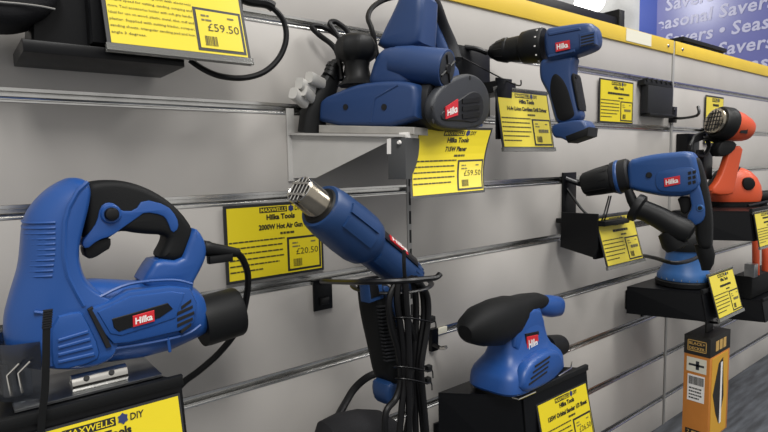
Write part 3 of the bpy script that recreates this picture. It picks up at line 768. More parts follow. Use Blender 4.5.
# ================================================================== PALM SANDER
SF = Frame((.672, -.128, 0), 8)
s = thing('palm_sander', 'blue orbital palm sander with black rubber grip and red logo', 'power tool', SF.w(.07, 0, .388))
def rr_ring(fr, x0, x1, y0, y1, z, n=32, ex=5., dz=0.):
    cx, cy, hx, hy = (x0+x1)/2, (y0+y1)/2, (x1-x0)/2, (y1-y0)/2; o = []
    for k in range(n):
        a = 2*math.pi*(k+.5)/n; c, s_ = math.cos(a), math.sin(a)
        xx = cx+math.copysign(abs(c)**(2/ex), c)*hx
        o.append(fr.w(xx, cy+math.copysign(abs(s_)**(2/ex), s_)*hy, z+dz*(xx-cx)))
    return o
z0 = .3885
MB().rings([rr_ring(SF, -.020, .158, -.047, .047, z, ex=4) for z in (z0, z0+.006)]).build('sanding_pad', 'black', s)
lev = [(z0+.008, -.026, .160, .050, 4.2), (z0+.012, -.029, .163, .052, 4.2), (z0+.030, -.027, .162, .051, 4), (z0+.038, -.022, .158, .048, 4), (z0+.046, -.012, .150, .043, 3.8), (z0+.054, -.004, .140, .037, 3.6), (z0+.066, .001, .132, .033, 3.4), (z0+.090, .006, .124, .030, 3.2), (z0+.115, .012, .118, .026, 3), (z0+.130, .022, .114, .022, 3)]
MB().rings([rr_ring(SF, x0, x1, -hy, hy, z, ex=e_) for z, x0, x1, hy, e_ in lev]).build('body', 'blue', s)
# raised fan cover bulging on the room side with slots
fc = SF.T([(521, 396), (523, 374), (533, 359), (548, 350), (558, 350), (563, 360), (560, 373), (548, 384)], -.05)
MB().pillow(chaikin(fc, 2), -.054, -.03, .008, .008, 3, SF).build('fan_cover', 'blue', s)
for k in range(4):
    MB().pillow(SF.T([(530+k*2, 384-k*6), (548+k*1, 371-k*5), (548+k, 372.6-k*5), (530+k*2, 385.8-k*6)], -.056), -.0548, -.045, 0, 0, 0, SF).build('slot', 'dark_slot', s)
# grip: black rubber, swelling towards the front end
gr = [(465, 333, 8, .012), (469, 330, 14, .022), (479, 326, 20, .030), (495, 322, 23.5, .032), (508, 316, 21, .029), (516, 310, 15, .025), (524, 304, 10.5, .021), (536, 301, 8.5, .017), (543, 301, 6, .012)]
P_ = [pt(SF, a, b, -.004) for a, b, r, hy in gr]
MB().sweep(P_, [(hy, r*(c-CAM_POS).dot(CF)/FPX) for c, (a, b, r, hy) in zip(P_, gr)], n=24, ex=2.3, up=SF.ey).build('grip', 'rubber', s)
MB().pillow(chaikin(SF.T([(512, 352), (513, 330), (516, 318), (520, 308), (527, 311), (533, 308), (540, 311), (545, 345), (546, 356), (530, 360)], -.022), 1), -.0285, .026, .004, .005, 3, SF).build('neck', 'blue', s)
tl = [(534, 305, 7, .014), (541, 305, 10, .018), (549, 306, 11, .019), (556, 306, 10, .018), (559, 306, 6, .012)]
P_ = [pt(SF, a, b, 0) for a, b, r, hy in tl]
MB().sweep(P_, [(hy, r*(c-CAM_POS).dot(CF)/FPX) for c, (a, b, r, hy) in zip(P_, tl)], n=20, ex=2.6, up=SF.ey).build('handle_tail', 'blue', s)
for k in range(3):
    MB().pillow(SF.T([(523, 314.5+k*4.5), (531, 312.5+k*4.5), (532, 315+k*4.5), (523.5, 317+k*4.5)], -.027), -.0268, -.02, 0, 0, 0, SF).build('slot', 'dark_slot', s)
badge(s, SF, [(526, 334), (539, 331), (540, 350), (534, 357), (526, 356)], [(527, 353), (538.5, 349), (537.5, 334.5), (526.5, 337)], -.031)
a = pt(SF, 545, 347, 0); b = pt(SF, 560, 345, .0); r_ = 11.5*(a-CAM_POS).dot(CF)/FPX
MB().lathe(a, b, [(0, r_), (.9, r_*.95), (1, r_*.9), (1, r_*.7), (.6, r_*.7)], n=22).build('dust_port', 'black', s)
MB().sweep([SF.w(-.012, -.03, z0+.004), SF.w(-.012, -.046, z0+.004), SF.w(.03, -.052, z0+.004)], .0012, n=6).build('paper_clamp', 'chrome', s)
MB().sweep([SF.w(.11, -.052, z0+.006), SF.w(.15, -.056, z0+.009), SF.w(.168, -.05, z0+.014)], .0014, n=6).build('paper_clamp', 'chrome', s)
st = stand('black stand under the blue palm sander', .690, .872, -.166, .3885, .25, lean=.014, yB=-.068, k=.95)

# ================================================================== CORDLESS DRILL
CD = Frame((.772, -.03, 0), -75)
c = thing('cordless_drill', 'navy cordless drill with black keyless chuck under the yellow band', 'power tool', pt(CD, 572, 141))
lathe_px(CD, [(489, 52.5, 3), (491, 52, 6), (497, 51.5, 9.5), (505, 50.5, 12), (508, 50, 12.2), (509, 50, 11.6), (520, 49, 13), (524, 48, 13.2)]).build('chuck', 'black', c)
for k in range(10):
    th = 2*math.pi*k/10; A_ = pt(CD, 497, 51.5); B_ = pt(CD, 506, 50.4); m_ = (A_-CAM_POS).dot(CF)/FPX
    o1 = (CD.ey*math.cos(th)+CD.ez*math.sin(th)); MB().sweep([A_+o1*9.4*m_, B_+o1*12*m_], .0008, n=5).build('chuck_flute', 'black_satin', c)
MB().lathe(pt(CD, 485.5, 53), pt(CD, 490, 52.4), [(0, .0025), (1, .006)], n=12).build('jaw', 'steel', c)
col = lathe_px(CD, [(522, 48, 13.5), (524, 47.8, 15.5), (530, 47, 16.5), (543, 45, 17), (545, 44.8, 16)]).build('torque_collar', 'black', c)
for k in range(12):
    th = 2*math.pi*k/12+.2; A_ = pt(CD, 541, 45.3); m_ = (A_-CAM_POS).dot(CF)/FPX; o1 = (CD.ey*math.cos(th)+CD.ez*math.sin(th)); q_ = A_+o1*17*m_
    MB().box((q_.x-.0011, q_.y-.0011, q_.z-.0011), (q_.x+.0011, q_.y+.0011, q_.z+.0011)).build('torque_mark', 'white', col)
bo = CD.T([(543, 29), (560, 26), (588, 22), (595, 25), (598, 34), (597, 46), (588, 51), (570, 57), (558, 62), (546, 62)], -.014)
MB().pillow(chaikin(bo, 2), -.024, .024, .011, .013, 4, CD).build('motor_housing', 'blue_dull', c)
MB().pillow(CD.T([(548, 33), (580, 27), (581, 30), (549, 36)], -.024), -.0255, -.01, .001, .001, 1, CD).build('moulded_rib', 'blue_dull', c)
MB().pillow(CD.T([(548, 55), (575, 49), (575, 52), (548, 58)], -.024), -.0255, -.01, .001, .001, 1, CD).build('moulded_rib', 'blue_dull', c)
vg = CD.T([(579, 34), (595, 31), (596, 44), (580, 48)], -.024)
vgo = MB().pillow(vg, -.0258, -.01, .001, .001, 1, CD).build('vent_panel', 'blue_dull', c)
for k in range(4):
    MB().pillow(CD.T([(581, 36.5+k*3), (594, 33.5+k*3), (594, 34.8+k*3), (581, 37.8+k*3)], -.025), -.0263, -.02, 0, 0, 0, CD).build('vent', 'dark_slot', vgo)
badge(c, CD, None, [(556, 52), (570, 49), (569.5, 40), (555.5, 43)], -.0262)
hn = CD.T([(540, 60), (552, 58), (577, 54), (573, 68), (575, 85), (579, 104), (583, 121), (557, 126), (553, 112), (549, 95), (544, 86), (540, 78)], -.010)
MB().pillow(chaikin(hn, 2), -.018, .018, .007, .009, 4, CD).build('handle', 'blue_dull', c)
MB().pillow(chaikin(CD.T([(551, 76), (557, 72), (567, 84), (573, 106), (576, 118), (558, 123), (554, 108), (549, 92)], -.018), 2), -.0192, -.005, .003, .003, 2, CD).build('grip_panel', 'rubber', c)
MB().pillow(chaikin(CD.T([(574, 72), (577, 88), (581, 110), (578, 110), (574, 90), (571, 76)], -.016), 1), -.0195, .0195, .002, .003, 2, CD).build('rear_grip', 'rubber', c)
MB().pillow(chaikin(CD.T([(544, 68), (553, 68), (555, 80), (550, 90), (545, 86), (546, 78)], -.006), 1), -.008, .008, .002, .002, 2, CD).build('trigger', 'black', c)
MB().lathe(pt(CD, 574, 77, -.012), pt(CD, 577, 77, -.012), [(0, .004), (1, .003)], n=10).build('direction_switch', 'black', c)
ba = CD.T([(554, 124), (583, 119), (588, 124), (590, 130), (588, 135), (570, 142), (562, 138), (556, 138), (553, 131)], -.016)
MB().pillow(chaikin(ba, 1), -.028, .028, .004, .006, 3, CD).build('battery', 'blue_dull', c)
MB().pillow(CD.T([(566, 136), (590, 127), (589, 136), (569, 143)], -.02), -.0285, .0285, .002, .003, 2, CD).build('battery_latch', 'black', c)
hk = thing('tool_holder', 'black tool hook plate behind the cordless drill chuck', 'tool holder', (.75, 0, .80))
MB().box((.700, -.006, .845), (.800, -.0005, .968), bev=.001).build('wall_plate', 'stand', hk)
MB().box((.744, -.066, .880), (.800, -.005, .900), bev=.002).build('card_arm', 'stand', hk)
MB().box((.744, -.070, .800), (.784, -.064, .905), bev=.002).build('card_plate', 'stand', hk)
tube([Vector((.735, -.003, .966)), Vector((.752, -.015, .963)), pt(CD, 487, 53)], .0045).build('prong', 'black_satin', hk)
tube([Vector((.72, -.003, .95)), Vector((.74, -.02, .935)), pt(CD, 516, 85, -.01), pt(CD, 521, 80, -.01)], .0012, n=6).build('wire', 'black_satin', hk)

# ================================================================== HAMMER DRILL
HD = Frame((1.072, -.03, 0), -75)
d = thing('hammer_drill', 'blue hammer drill with black chuck and black side handle', 'power tool', pt(HD, 708, 262))
lathe_px(HD, [(582, 185.5, 4), (583, 185, 9.5), (586, 184.5, 12), (598, 181.5, 13.6), (611, 178.5, 14.6), (613, 178, 13.6)]).build('chuck', 'black', d)
for k in range(10):
    th = 2*math.pi*k/10; A_ = pt(HD, 587, 184.3); B_ = pt(HD, 609, 179); m_ = (A_-CAM_POS).dot(CF)/FPX; o1 = (HD.ey*math.cos(th)+HD.ez*math.sin(th))
    MB().sweep([A_+o1*12*m_, B_+o1*14.4*m_], .0008, n=5).build('chuck_flute', 'black_satin', d)
lathe_px(HD, [(611, 178.5, 12), (613, 178, 15.5), (617, 177.5, 16.5), (629, 175, 16.8), (631, 174.5, 15)]).build('collar', 'grey_dark', d)
lathe_px(HD, [(617, 177.3, 16.6), (618, 177.2, 17.2), (619.5, 177, 17.2), (620.5, 176.8, 16.6)]).build('collar_ring', 'blue_mid', d)
by = HD.T([(627, 161), (640, 157), (655, 154), (675, 152), (690, 151), (696, 156), (700, 172), (702, 186), (690, 196), (668, 197), (650, 194), (636, 191), (628, 188)], -.016)
MB().pillow(chaikin(by, 2), -.030, .030, .012, .014, 4, HD).build('gear_housing', 'blue_mid', d)
MB().pillow(chaikin(HD.T([(655, 175), (660, 171), (690, 166), (697, 172), (699, 186), (690, 192), (663, 192), (656, 188)], -.03), 1), -.0325, -.02, .002, .002, 2, HD).build('side_panel', 'blue_mid', d)
badge(d, HD, None, [(664.5, 187), (680, 184), (680, 175.5), (664, 178.5)], -.0335)
for k in range(2):
    for i in range(3):
        MB().pillow(HD.T([(688+k*4.5, 172+i*5-k), (691+k*4.5, 171+i*5-k), (691.5+k*4.5, 174+i*5-k), (688.5+k*4.5, 175+i*5-k)], -.032), -.0335, -.02, 0, 0, 0, HD).build('vent', 'dark_slot', d)
gl = MB().lathe(pt(HD, 649, 175, -.029), pt(HD, 649, 175, -.034), [(0, .006), (1, .005)], n=12).build('mode_switch', 'black', d)
grip = HD.T([(690, 160), (698, 156), (703, 170), (708, 190), (712, 215), (712, 238), (711, 250), (697, 248), (694, 225), (697, 200), (694, 180)], -.012)
MB().pillow(chaikin(grip, 2), -.020, .020, .008, .010, 3, HD).build('rear_grip', 'rubber', d)
bh = HD.T([(688, 186), (698, 180), (703, 196), (706, 213), (703, 222), (694, 226), (687, 220), (688, 214), (692, 208), (690, 198)], -.02)
MB().pillow(chaikin(bh, 1), -.024, -.004, .003, .004, 3, HD).build('handle_panel', 'blue_mid', d)
sc = pt(HD, 700, 208, -.024); MB().lathe(sc, sc-HD.ey*.002, [(0, .0065), (1, .0055)], n=14).build('screw_boss', 'blue_pale', d)
MB().lathe(sc-HD.ey*.0018, sc-HD.ey*.0026, [(0, .0038), (1, .0038)], n=12).build('screw', 'dark_slot', d)
MB().pillow(chaikin(HD.T([(677, 197), (690, 196), (692, 205), (688, 214), (681, 214), (680, 206)], -.006), 1), -.010, .010, .003, .003, 2, HD).build('trigger', 'black', d)
lathe_px(HD, [(703, 244, 8), (706, 255, 8), (707, 264, 6), (706, 270, 4)]).build('strain_relief', 'rubber', d)
# side handle
R_ = [(633, 206, 4), (634, 206, 13.5), (636, 207.5, 14.5), (640, 209, 14), (642, 210, 10.5), (648, 212, 10.2), (660, 218, 11), (674, 226, 12), (684, 231, 12.5), (690, 234, 10), (692, 235, 4)]
lathe_px(HD, R_, -.040).build('side_handle', 'black', d)
lathe_px(HD, [(628, 190, 4), (632, 200, 5), (636, 208, 5)], -.030).build('handle_clamp', 'black', d)
lathe_px(HD, [(668, 230, 5), (669, 231, 11), (674, 243, 12), (678, 248, 11), (679, 249, 5)], -.036).build('handle_end', 'rubber', d)
hk = thing('tool_holder', 'black bracket with prong holding the hammer drill chuck', 'tool holder', (1.03, 0, .56))
MB().box((1.040, -.005, .60), (1.090, -.0005, .735), bev=.001).build('wall_plate', 'stand', hk)
MB().box((1.013, -.118, .628), (1.110, -.004, .638), bev=.002).build('platform', 'stand', hk)
MB().pillow(Frame((1.012, 0, 0), -90).T([(561, 212), (598, 214), (598, 250), (594, 258), (560, 247)], 0), 0, .004, .001, .001, 1, Frame((1.012, 0, 0), -90)).build('side_panel', 'stand', hk)
MB().box((1.013, -.100, .56), (1.10, -.092, .632), bev=.001).build('card_plate', 'stand', hk)
tube([Vector((1.050, -.003, .722)), Vector((1.058, -.014, .716)), pt(HD, 583, 185)], .0055).build('prong', 'black_satin', hk)
for dx in (0, .01):
    tube([Vector((1.03+dx, -.10, .636)), Vector((1.03+dx, -.105, .65)), pt(HD, 609+dx*200, 196, -.006)], .0016, n=6).build('wire', 'black_satin', hk)
tube([Vector((1.055, -.004, .70)), Vector((1.065, -.03, .66)), Vector((1.07, -.05, .64))], .003, n=6).build('brace', 'black_satin', hk)

# ================================================================== ROUND SANDER, SHELF BELOW THE HAMMER DRILL
stand('black stand under the round blue sander', 1.335, 1.515, -.176, .4520, .385, yB=-.03, lean=.012)
rc = Vector((1.392, -.112, .4525))
ro = thing('random_orbit_sander', 'round pale-blue sander on black pad below the hammer drill', 'power tool', rc)
def vlathe(base, prof, n=32): 
    return MB().rings([[base+Vector((r*math.cos(2*math.pi*k/n), r*math.sin(2*math.pi*k/n), z)) for k in range(n)] for z, r in prof])
vlathe(rc, [(0, .060), (.002, .064), (.012, .064), (.015, .060)]).build('sanding_pad', 'rubber', ro)
vlathe(rc, [(.012, .054), (.016, .060), (.022, .0605), (.034, .054), (.050, .046), (.068, .042), (.082, .041), (.088, .043)]).build('skirt', 'blue_pale', ro)
for k in range(14):
    th = math.radians(150+k*16); q_ = rc+Vector((.0585*math.cos(th), .0585*math.sin(th), .018)); MB().lathe(q_, q_+Vector((0, 0, .004)), [(0, .002), (1, .002)], n=8).build('stud', 'chrome', ro)
vlathe(rc, [(.086, .045), (.096, .047), (.116, .045), (.128, .036), (.134, .018)]).build('palm_grip', 'rubber', ro)
tube([rc+Vector((.05, .03, .07)), rc+Vector((.06, .0, .05)), rc+Vector((.085, -.01, .045))], .018, n=14).build('dust_canister', 'rubber', ro)
tube([Vector(px_at(706, 225, -.16)), Vector(px_at(706, 246, -.19)), Vector(px_at(696, 258, -.19)), Vector(px_at(675, 263, -.19)), Vector(px_at(655, 258, -.14)), Vector(px_at(641, 256, -.085)), Vector(px_at(632, 262, -.05))], .0042).build('cord', 'cord', ro)

# ================================================================== CARTON HANGING UNDER THAT SHELF
bxn = thing('boxed_tool', 'orange and black upright carton hanging under the round sander shelf', 'box', (1.43, -.155, .085))
X0, X1, Y0, Y1, ZB, ZT = 1.362, 1.480, -.188, -.130, .085, .338
MB().box((X0, Y0, ZB), (X1, Y1, ZT-.045), bev=.001).build('carton', 'carton', bxn)
tpb = MB().box((X0-.0006, Y0-.0006, ZT-.046), (X1+.0006, Y1+.0006, ZT), bev=.001).build('top_band', 'carton_black', bxn)
class SideX:                                       # face looking to -x : local a runs from wall to room (left to right in view)
    def __init__(s, x): s.x = x
    def w(s, a, y, z): return Vector((s.x+y, -a, z))
LX = SideX(X0)
def frame_rect(mb, fr, a0, z0, a1, z1, y, t):
    for r_ in ((a0, z0, a1, z0+t), (a0, z1-t, a1, z1), (a0, z0, a0+t, z1), (a1-t, z0, a1, z1)): mb.box((r_[0], y, r_[1]), (r_[2], y+.0008, r_[3]), fr)
    return mb
frame_rect(MB(), LX, .138, ZT-.037, .180, ZT-.010, -.0014, .0016).build('logo_frame', 'gold_ink', tpb)
flat_text('lettering', 'BLACK+', 'gold_ink', tpb, LX, .1415, ZT-.0215, .035, .0075, -.0012, bold=.02)
flat_text('lettering', 'DECKER', 'gold_ink', tpb, LX, .1415, ZT-.0335, .035, .0075, -.0012, bold=.02)
MB().box((.137, -.0008, ZT-.088), (.181, .0005, ZT-.053), LX).build('picture', 'sticker', bxn)
mb = MB(); mb.box((.142, -.0014, ZT-.073), (.176, .0, ZT-.068), LX); mb.box((.158, -.0014, ZT-.081), (.165, .0, ZT-.060), LX); mb.build('picture_print', 'grey_cover', bxn)
lb = MB().box((.140, -.0008, ZT-.160), (.178, .0005, ZT-.095), LX).build('white_label', 'white', bxn)
mb = MB(); a_ = .143
while a_ < .175:
    w_ = random.choice((.0006, .001, .0014)); mb.box((a_, -.0013, ZT-.119), (a_+w_, 0, ZT-.099), LX); a_ += w_+.0009
mb.build('barcode', 'ink', lb)
mb = MB()
for k in range(4):
    a_ = .144
    while a_ < .172-k*.002:
        w_ = random.uniform(.002, .005); mb.box((a_, -.0013, ZT-.130-k*.008), (a_+w_, 0, ZT-.1265-k*.008), LX); a_ += w_+.0012
mb.build('small_print', 'ink', lb)['kind'] = 'stuff'
MB().box((.138, -.0008, ZB+.008), (.180, .0005, ZB+.022), LX).build('print_band', 'carton_black', bxn)
flat_text('lettering', '2', 'gold_ink', bxn, LX, .142, ZB+.011, .006, .008, -.0014)
MB().box((.152, -.0014, ZB+.012), (.176, 0, ZB+.018), LX).build('print_line', 'gold_ink', bxn)
MB().box((X0+.012, Y0-.0008, ZB+.004), (X1-.012, Y0+.001, ZT-.050)).build('side_print', 'carton_yellow', bxn)
MB().pillow([(X0+.02, ZT-.14), (X0+.05, ZT-.07), (X0+.075, ZT-.06), (X0+.085, ZT-.16), (X0+.06, ZB+.03), (X0+.04, ZB+.06)], Y0-.0014, Y0, 0, 0, 0).build('side_picture', 'carton_black', bxn)
MB().box((X0+.062, Y0-.0018, ZB+.03), (X0+.072, Y0, ZT-.07)).build('side_picture', 'white', bxn)
for k in range(3): MB().box((X0+.03+k*.022, Y0-.0014, ZT-.036), (X0+.046+k*.022, Y0, ZT-.012)).build('band_print', 'gold_ink', tpb)
MB().box((1.405, -.162, ZT), (1.445, -.158, ZT+.030), bev=.0005).build('hang_tab', 'carton_black', bxn)
hkb = thing('wall_hook', 'black hook above the orange carton', 'hook', (1.425, 0, .352))
MB().box((1.405, -.004, .345), (1.445, -.0005, .38), bev=.001).build('back_plate', 'stand', hkb)
tube([Vector((1.425, -.003, .362)), Vector((1.425, -.08, .362)), Vector((1.425, -.172, .362)), Vector((1.425, -.178, .372))], .003, n=8).build('prong', 'black_satin', hkb)

# ================================================================== BIT CASE ON THE WALL
bc = thing('bit_case', 'flat black case clipped to the wall beside the grey joint post', 'case', (1.44, 0, .87))
MB().box((1.372, -.024, .872), (1.508, -.004, .944), bev=.003).build('case', 'grey_dark', bc)
MB().box((1.360, -.020, .944), (1.515, -.001, .956), bev=.002).build('clip_strip', 'black', bc)
for k in range(6): MB().lathe((1.372+k*.026, -.022, .957), (1.372+k*.026, -.010, .957), [(0, .005), (1, .006)], n=10).build('clip', 'black', bc)
MB().box((1.372, -.030, .868), (1.508, -.004, .875), bev=.002).build('ledge', 'black', bc)

# ================================================================== ORANGE TOOLS ON THE RIGHT
OF = Frame((1.615, -.085, 0), -30)
og = thing('heat_gun', 'orange heat gun with black collar at the right', 'power tool', pt(OF, 714, 195))
oax = [(714, 121), (750, 131)]
def orow(L): return [(oax[0][0]+(oax[1][0]-oax[0][0])*q, oax[0][1]+(oax[1][1]-oax[0][1])*q, r) for q, r in L]
lathe_px(OF, orow([(-.02, 11.5), (.0, 13), (.15, 13.3)])).build('nozzle', 'nozzle', og)
A = pt(OF, *orow([(-.03, 1)])[0][:2]); Bq = pt(OF, *orow([(.3, 1)])[0][:2]); dv2 = (Bq-A).normalized(); uu = (OF.ey-dv2*OF.ey.dot(dv2)).normalized(); vv = dv2.cross(uu); rq = 11*(A-CAM_POS).dot(CF)/FPX
for k in range(-2, 3):
    L = math.sqrt(1-(k*.36)**2)*rq
    MB().sweep([A+uu*k*.36*rq-vv*L, A+uu*k*.36*rq+vv*L], .0010, n=5).build('grille_bar', 'dark_slot', og)
    MB().sweep([A+vv*k*.36*rq-uu*L, A+vv*k*.36*rq+uu*L], .0010, n=5).build('grille_bar', 'dark_slot', og)
lathe_px(OF, orow([(.08, 12), (.08, 14.8), (.12, 16), (.34, 17), (.40, 16)])).build('collar', 'black', og)
lathe_px(OF, orow([(.36, 14.5), (.40, 15.6), (.62, 14.6), (.84, 12), (.93, 10), (.96, 6)])).build('housing', 'orange', og)
MB().pillow(OF.T([(739, 124), (746, 126), (745, 134), (738, 133)], -.030), -.038, -.02, 0, 0, 0, OF).build('name_plate', 'black_satin', og)
gh = OF.T([(741, 146), (738, 160), (734, 178), (732, 188), (730, 195), (711, 195), (709, 189), (717, 179), (724, 160), (727, 146)], 0)
MB().pillow(chaikin(gh, 1), -.012, .012, .005, .006, 3, OF).build('handle', 'orange', og)
MB().pillow(chaikin(OF.T([(722, 140), (737, 142), (733, 152), (720, 158), (716, 150)], -.012), 1), -.017, .017, .004, .005, 2, OF).build('trigger_guard', 'black', og)
for k in range(4):
    pp = [Vector(px_at(*q_)) for q_ in [(705+k*2, 132+k, -.05), (694-k, 138+k*2, -.045), (692+k, 152+k, -.05), (702+k, 156, -.055), (709, 146, -.06), (704+k, 134, -.05)]]
    tube(pp, .0052, n=8).build('cord', 'cord', og)
for k in range(3):
    tube([Vector(px_at(*q_)) for q_ in [(698+k*2, 150, -.05), (698+k*3, 170, -.05), (701+k*2, 185, -.05), (706, 198, -.05)]], .005, n=8).build('cord', 'cord', og)
gk = thing('tool_holder', 'black holder and arm carrying the orange heat gun', 'tool holder', (1.60, 0, .70))
MB().box((1.585, -.03, .735), (1.665, -.0005, .828), bev=.002).build('wall_plate', 'stand', gk)
MB().box((1.62, -.06, .70), (1.68, -.0005, .775), bev=.002).build('lower_plate', 'stand', gk)
tube([Vector((1.62, -.01, .815)), Vector((1.64, -.06, .815)), pt(OF, 722, 146, .0)], .006, n=8).build('arm', 'black_satin', gk)
uh = thing('wall_hook', 'black double-tipped hook right of the grey joint post', 'hook', (1.57, 0, .86))
y1, y2 = -.012, -.10
Pa = Vector(px_at(674, 109, y1)); Pb = Vector(px_at(675, 118, y1)); Pc = Vector(px_at(697, 115.5, y2)); Pd = Vector(px_at(698, 106.5, y2))
tube([Pa, Pb, Pc, Pd], .0035, n=8, k=4).build('prong', 'black_satin', uh)
MB().box((Pb.x-.012, -.012, Pb.z-.012), (Pb.x+.012, -.0005, Pb.z+.03), bev=.001).build('back_plate', 'stand', uh)

stand('black stand under the orange detail sander', 1.598, 1.86, -.184, .622, .545, yB=-.03, lean=.01, k=.6)
MF = Frame((1.752, -.085, 0), -48)
ms = thing('detail_sander', 'orange palm detail sander with black grip panels', 'power tool', MF.w(.07, 0, .6225))
zt = .6225
MB().rings([rr_ring(MF, -.055, .090, -.042, .042, z, ex=2.6) for z in (zt, zt+.012)]).build('sanding_pad', 'rubber', ms)
lv = [(zt+.013, -.056, .072, .043), (zt+.030, -.059, .075, .046), (zt+.055, -.056, .072, .044), (zt+.078, -.048, .062, .039), (zt+.096, -.034, .046, .030), (zt+.106, -.016, .028, .018), (zt+.109, -.004, .016, .008)]
MB().rings([rr_ring(MF, a_, b_, -hy, hy, z, ex=2.5) for z, a_, b_, hy in lv]).build('body', 'orange', ms)
MB().rings([rr_ring(MF, a_, b_, -hy, hy, z, ex=2.5) for z, a_, b_, hy in [(zt+.055, -.060, -.015, .044), (zt+.080, -.052, -.004, .044), (zt+.099, -.038, .010, .037), (zt+.110, -.020, .018, .024), (zt+.113, -.008, .012, .010)]]).build('top_grip', 'grey_dark', ms)
qf = MF.T([(744, 178), (752, 177), (756, 184), (752, 190), (745, 190), (742, 184)], -.045)
MB().pillow(chaikin(qf, 1), -.049, -.03, .003, .003, 2, MF).build('side_grip', 'rubber', ms)
MB().lathe(MF.w(.065, .0, zt+.025), MF.w(.100, .0, zt+.025), [(0, .016), (.8, .018), (1, .012)], n=18).build('dust_port', 'rubber', ms)
tube([Vector(px_at(748, 206, -.15)), Vector(px_at(758, 204, -.16)), Vector(px_at(768, 201, -.16))], .004, n=8).build('cord', 'cord', ms)

ot = thing('orange_clamp', 'orange twin-handled tool at the right edge below the cards', 'tool', px_at(758, 285, -.08))
for i, (a_, b_) in enumerate(((755.5, 236), (765, 238))):
    tube([Vector(px_at(a_, b_, -.10)), Vector(px_at(a_+.3, b_+16, -.105)), Vector(px_at(a_+.3, b_+34, -.105)), Vector(px_at(a_, b_+47, -.10))], [.010]*19, n=12).build('handle', 'orange', ot)
MB().box(( *px_at(752, 296, -.115)[:2], .335), (px_at(768, 296, -.08)[0]+.12, -.06, .402), bev=.006).build('body', 'rubber', ot)
MB().box((px_at(751, 284, -.11)[0], -.118, .40), (px_at(751, 284, -.11)[0]+.03, -.09, .44), bev=.002).build('clip', 'steel', ot)
stand('black stand at the lower right edge', 1.86, 2.05, -.14, .334, .27, yB=-.03, lean=.01)

# ================================================================== UPPER LEFT STAND AND TOOL
us = thing('display_stand', 'black stand at the top left behind the cut-off price card', 'display stand', (.13, 0, .868))
MB().box((.060, -.092, .8695), (.206, -.003, .8815), bev=.002).build('platform', 'stand', us)
MB().pillow([(.070, .880), (.205, .880), (.205, .99), (.078, .99)], -.066, -.004, .002, .002, 1).build('block', 'stand', us)
MB().pillow([(.118, .885), (.280, .885), (.280, .99), (.118, .99)], -.083, -.066, .002, .002, 1).build('card_plate', 'stand', us)
MB().box((.075, -.004, .872), (.20, -.0005, .99), bev=.001).build('wall_plate', 'stand', us)
ut = thing('sander', 'dark tool with a thin bright edge cut off at the top left', 'power tool', (.02, -.07, .99))
P_ = [Vector((-.10, -.06, 1.005)), Vector((-.05, -.06, .985)), Vector((0, -.06, .972)), Vector((.04, -.06, .975)), Vector((.075, -.06, 1.0)), Vector((.09, -.06, 1.02))]
UT = Frame((0, -.06, 0), 0)
und = UT.T([(-40, 16), (-10, 22), (15, 24), (35, 20), (50, 12), (60, 0), (64, -20), (-40, -30)], -.03)
MB().pillow(chaikin(und, 2), -.035, .035, .012, .014, 3, UT).build('body', 'bag', ut)
tube([UT.w(UT.t(a_, b_, -.036)[0], -.037, UT.t(a_, b_, -.036)[1]) for a_, b_ in ((-20, 0), (0, 2.3), (20, 4), (40, 6.5), (55, 9.5))], .0009, n=6).build('bright_edge', 'chrome', ut)
cordp = [(246, 1, -.07), (262, 3, -.07), (274, 9, -.07), (284, 22, -.07), (286, 40, -.07), (279, 58, -.068), (264, 72, -.066), (243, 78, -.062), (220, 76, -.058), (203, 69, -.05), (190, 60, -.045)]
uc = thing('power_cord', 'black power cord looping out below the cut-off price card', 'cord', px_at(243, 78, -.062))
tube([Vector(px_at(*q_)) for q_ in cordp], .0036).build('flex', 'cord', uc)
tube([Vector(px_at(*q_)) for q_ in [(236, -6, -.07), (248, 0, -.07), (266, 3, -.07), (273, 7, -.07)]], .0065).build('strain_relief', 'black', uc)

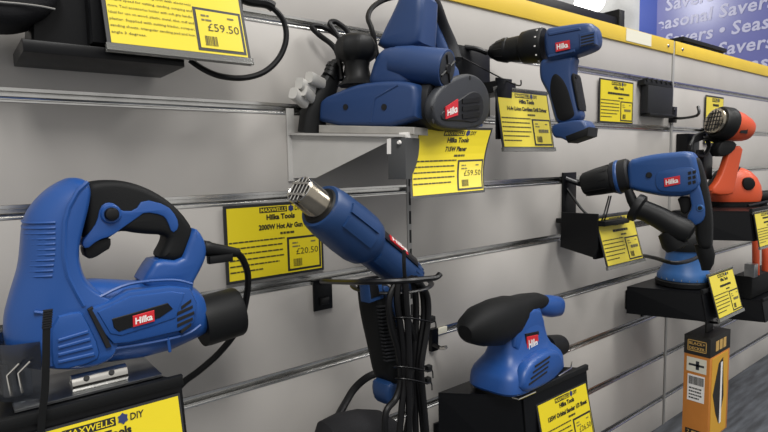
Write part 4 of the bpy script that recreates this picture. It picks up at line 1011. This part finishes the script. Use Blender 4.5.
# ================================================================== DARK TOOL BELOW THE HEAT GUN
dt = thing('dust_bag', 'dark grey rounded tool top at the bottom edge under the hot air gun', 'tool', (.40, -.05, .33))
rows = [(318, 436, 5, .012), (326, 428, 12, .024), (342, 424, 16, .030), (360, 421, 16.5, .032), (376, 421, 16, .030), (388, 427, 14, .026), (394, 436, 10, .018)]
DF = Frame((.40, -.075, 0), 0); P_ = [pt(DF, a_, b_+6, 0) for a_, b_, r, hy in rows]
MB().sweep(P_, [(hy, r*(c_-CAM_POS).dot(CF)/FPX) for c_, (a_, b_, r, hy) in zip(P_, rows)], n=22, up=DF.ey).build('body', 'bag', dt)
tube([Vector(px_at(*q_)) for q_ in [(384, 371, -.05), (368, 377, -.045), (355, 388, -.04), (346, 402, -.045), (336, 420, -.06), (330, 432, -.07)]], .0058).build('cord', 'cord', dt)
ms2 = thing('display_stand', 'black stand hidden under the dark rounded tool at the bottom edge', 'display stand', (.40, 0, .30))
MB().box((.33, -.12, .352), (.47, -.001, .360), bev=.001).build('platform', 'stand', ms2)
MB().box((.34, -.005, .30), (.46, -.001, .36), bev=.001).build('wall_plate', 'stand', ms2)
# plain rail hook beside the flex
wh = thing('wall_hook', 'black peg hook with bright tip right of the gathered flex', 'hook', px_at(434, 352, -.002))
a_ = Vector(px_at(431, 344, -.003))
MB().box((a_.x-.004, -.010, a_.z-.012), (a_.x+.012, -.0005, a_.z+.028), bev=.001).build('back_plate', 'stand', wh)
b_ = Vector(px_at(441, 348, -.03)); c_ = Vector(px_at(446, 347.5, -.045))
tube([a_, b_], .0035, n=8).build('prong', 'black_satin', wh); tube([b_, c_], .0036, n=8).build('tip', 'chrome', wh)
pc = MB().box((a_.x+.004, -.004, .456), (a_.x+.040, -.0005, .468), bev=.001).build('rail_clip', 'sticker'); tag(pc, 'small pale clip on the rail beside the bright-tipped hook', 'clip')

# hanging lamp in front of the far wall
M['lamp'] = bpy.data.materials.new('lamp'); M['lamp'].use_nodes = True
b_ = M['lamp'].node_tree.nodes['Principled BSDF']; b_.inputs['Emission Color'].default_value = (1, .98, .95, 1); b_.inputs['Emission Strength'].default_value = 6
lp = thing('pendant_lamp', 'glowing white pendant lamp at the top edge above the black bin', 'lamp', (4.55, 2.06, 2.22))
MB().rings([[Vector((4.55+.13*math.sin(t_)*math.cos(k*math.pi/10), 2.06+.13*math.sin(t_)*math.sin(k*math.pi/10), 2.16-.11*math.cos(t_))) for k in range(20)] for t_ in [.05+i*(math.pi-.1)/10 for i in range(11)]]).build('globe', 'lamp', lp)
MB().lathe((4.55, 2.06, 2.26), (4.55, 2.06, 3.2), [(0, .03), (.05, .03), (.06, .008), (1, .008)], n=10).build('rod', 'upright', lp)
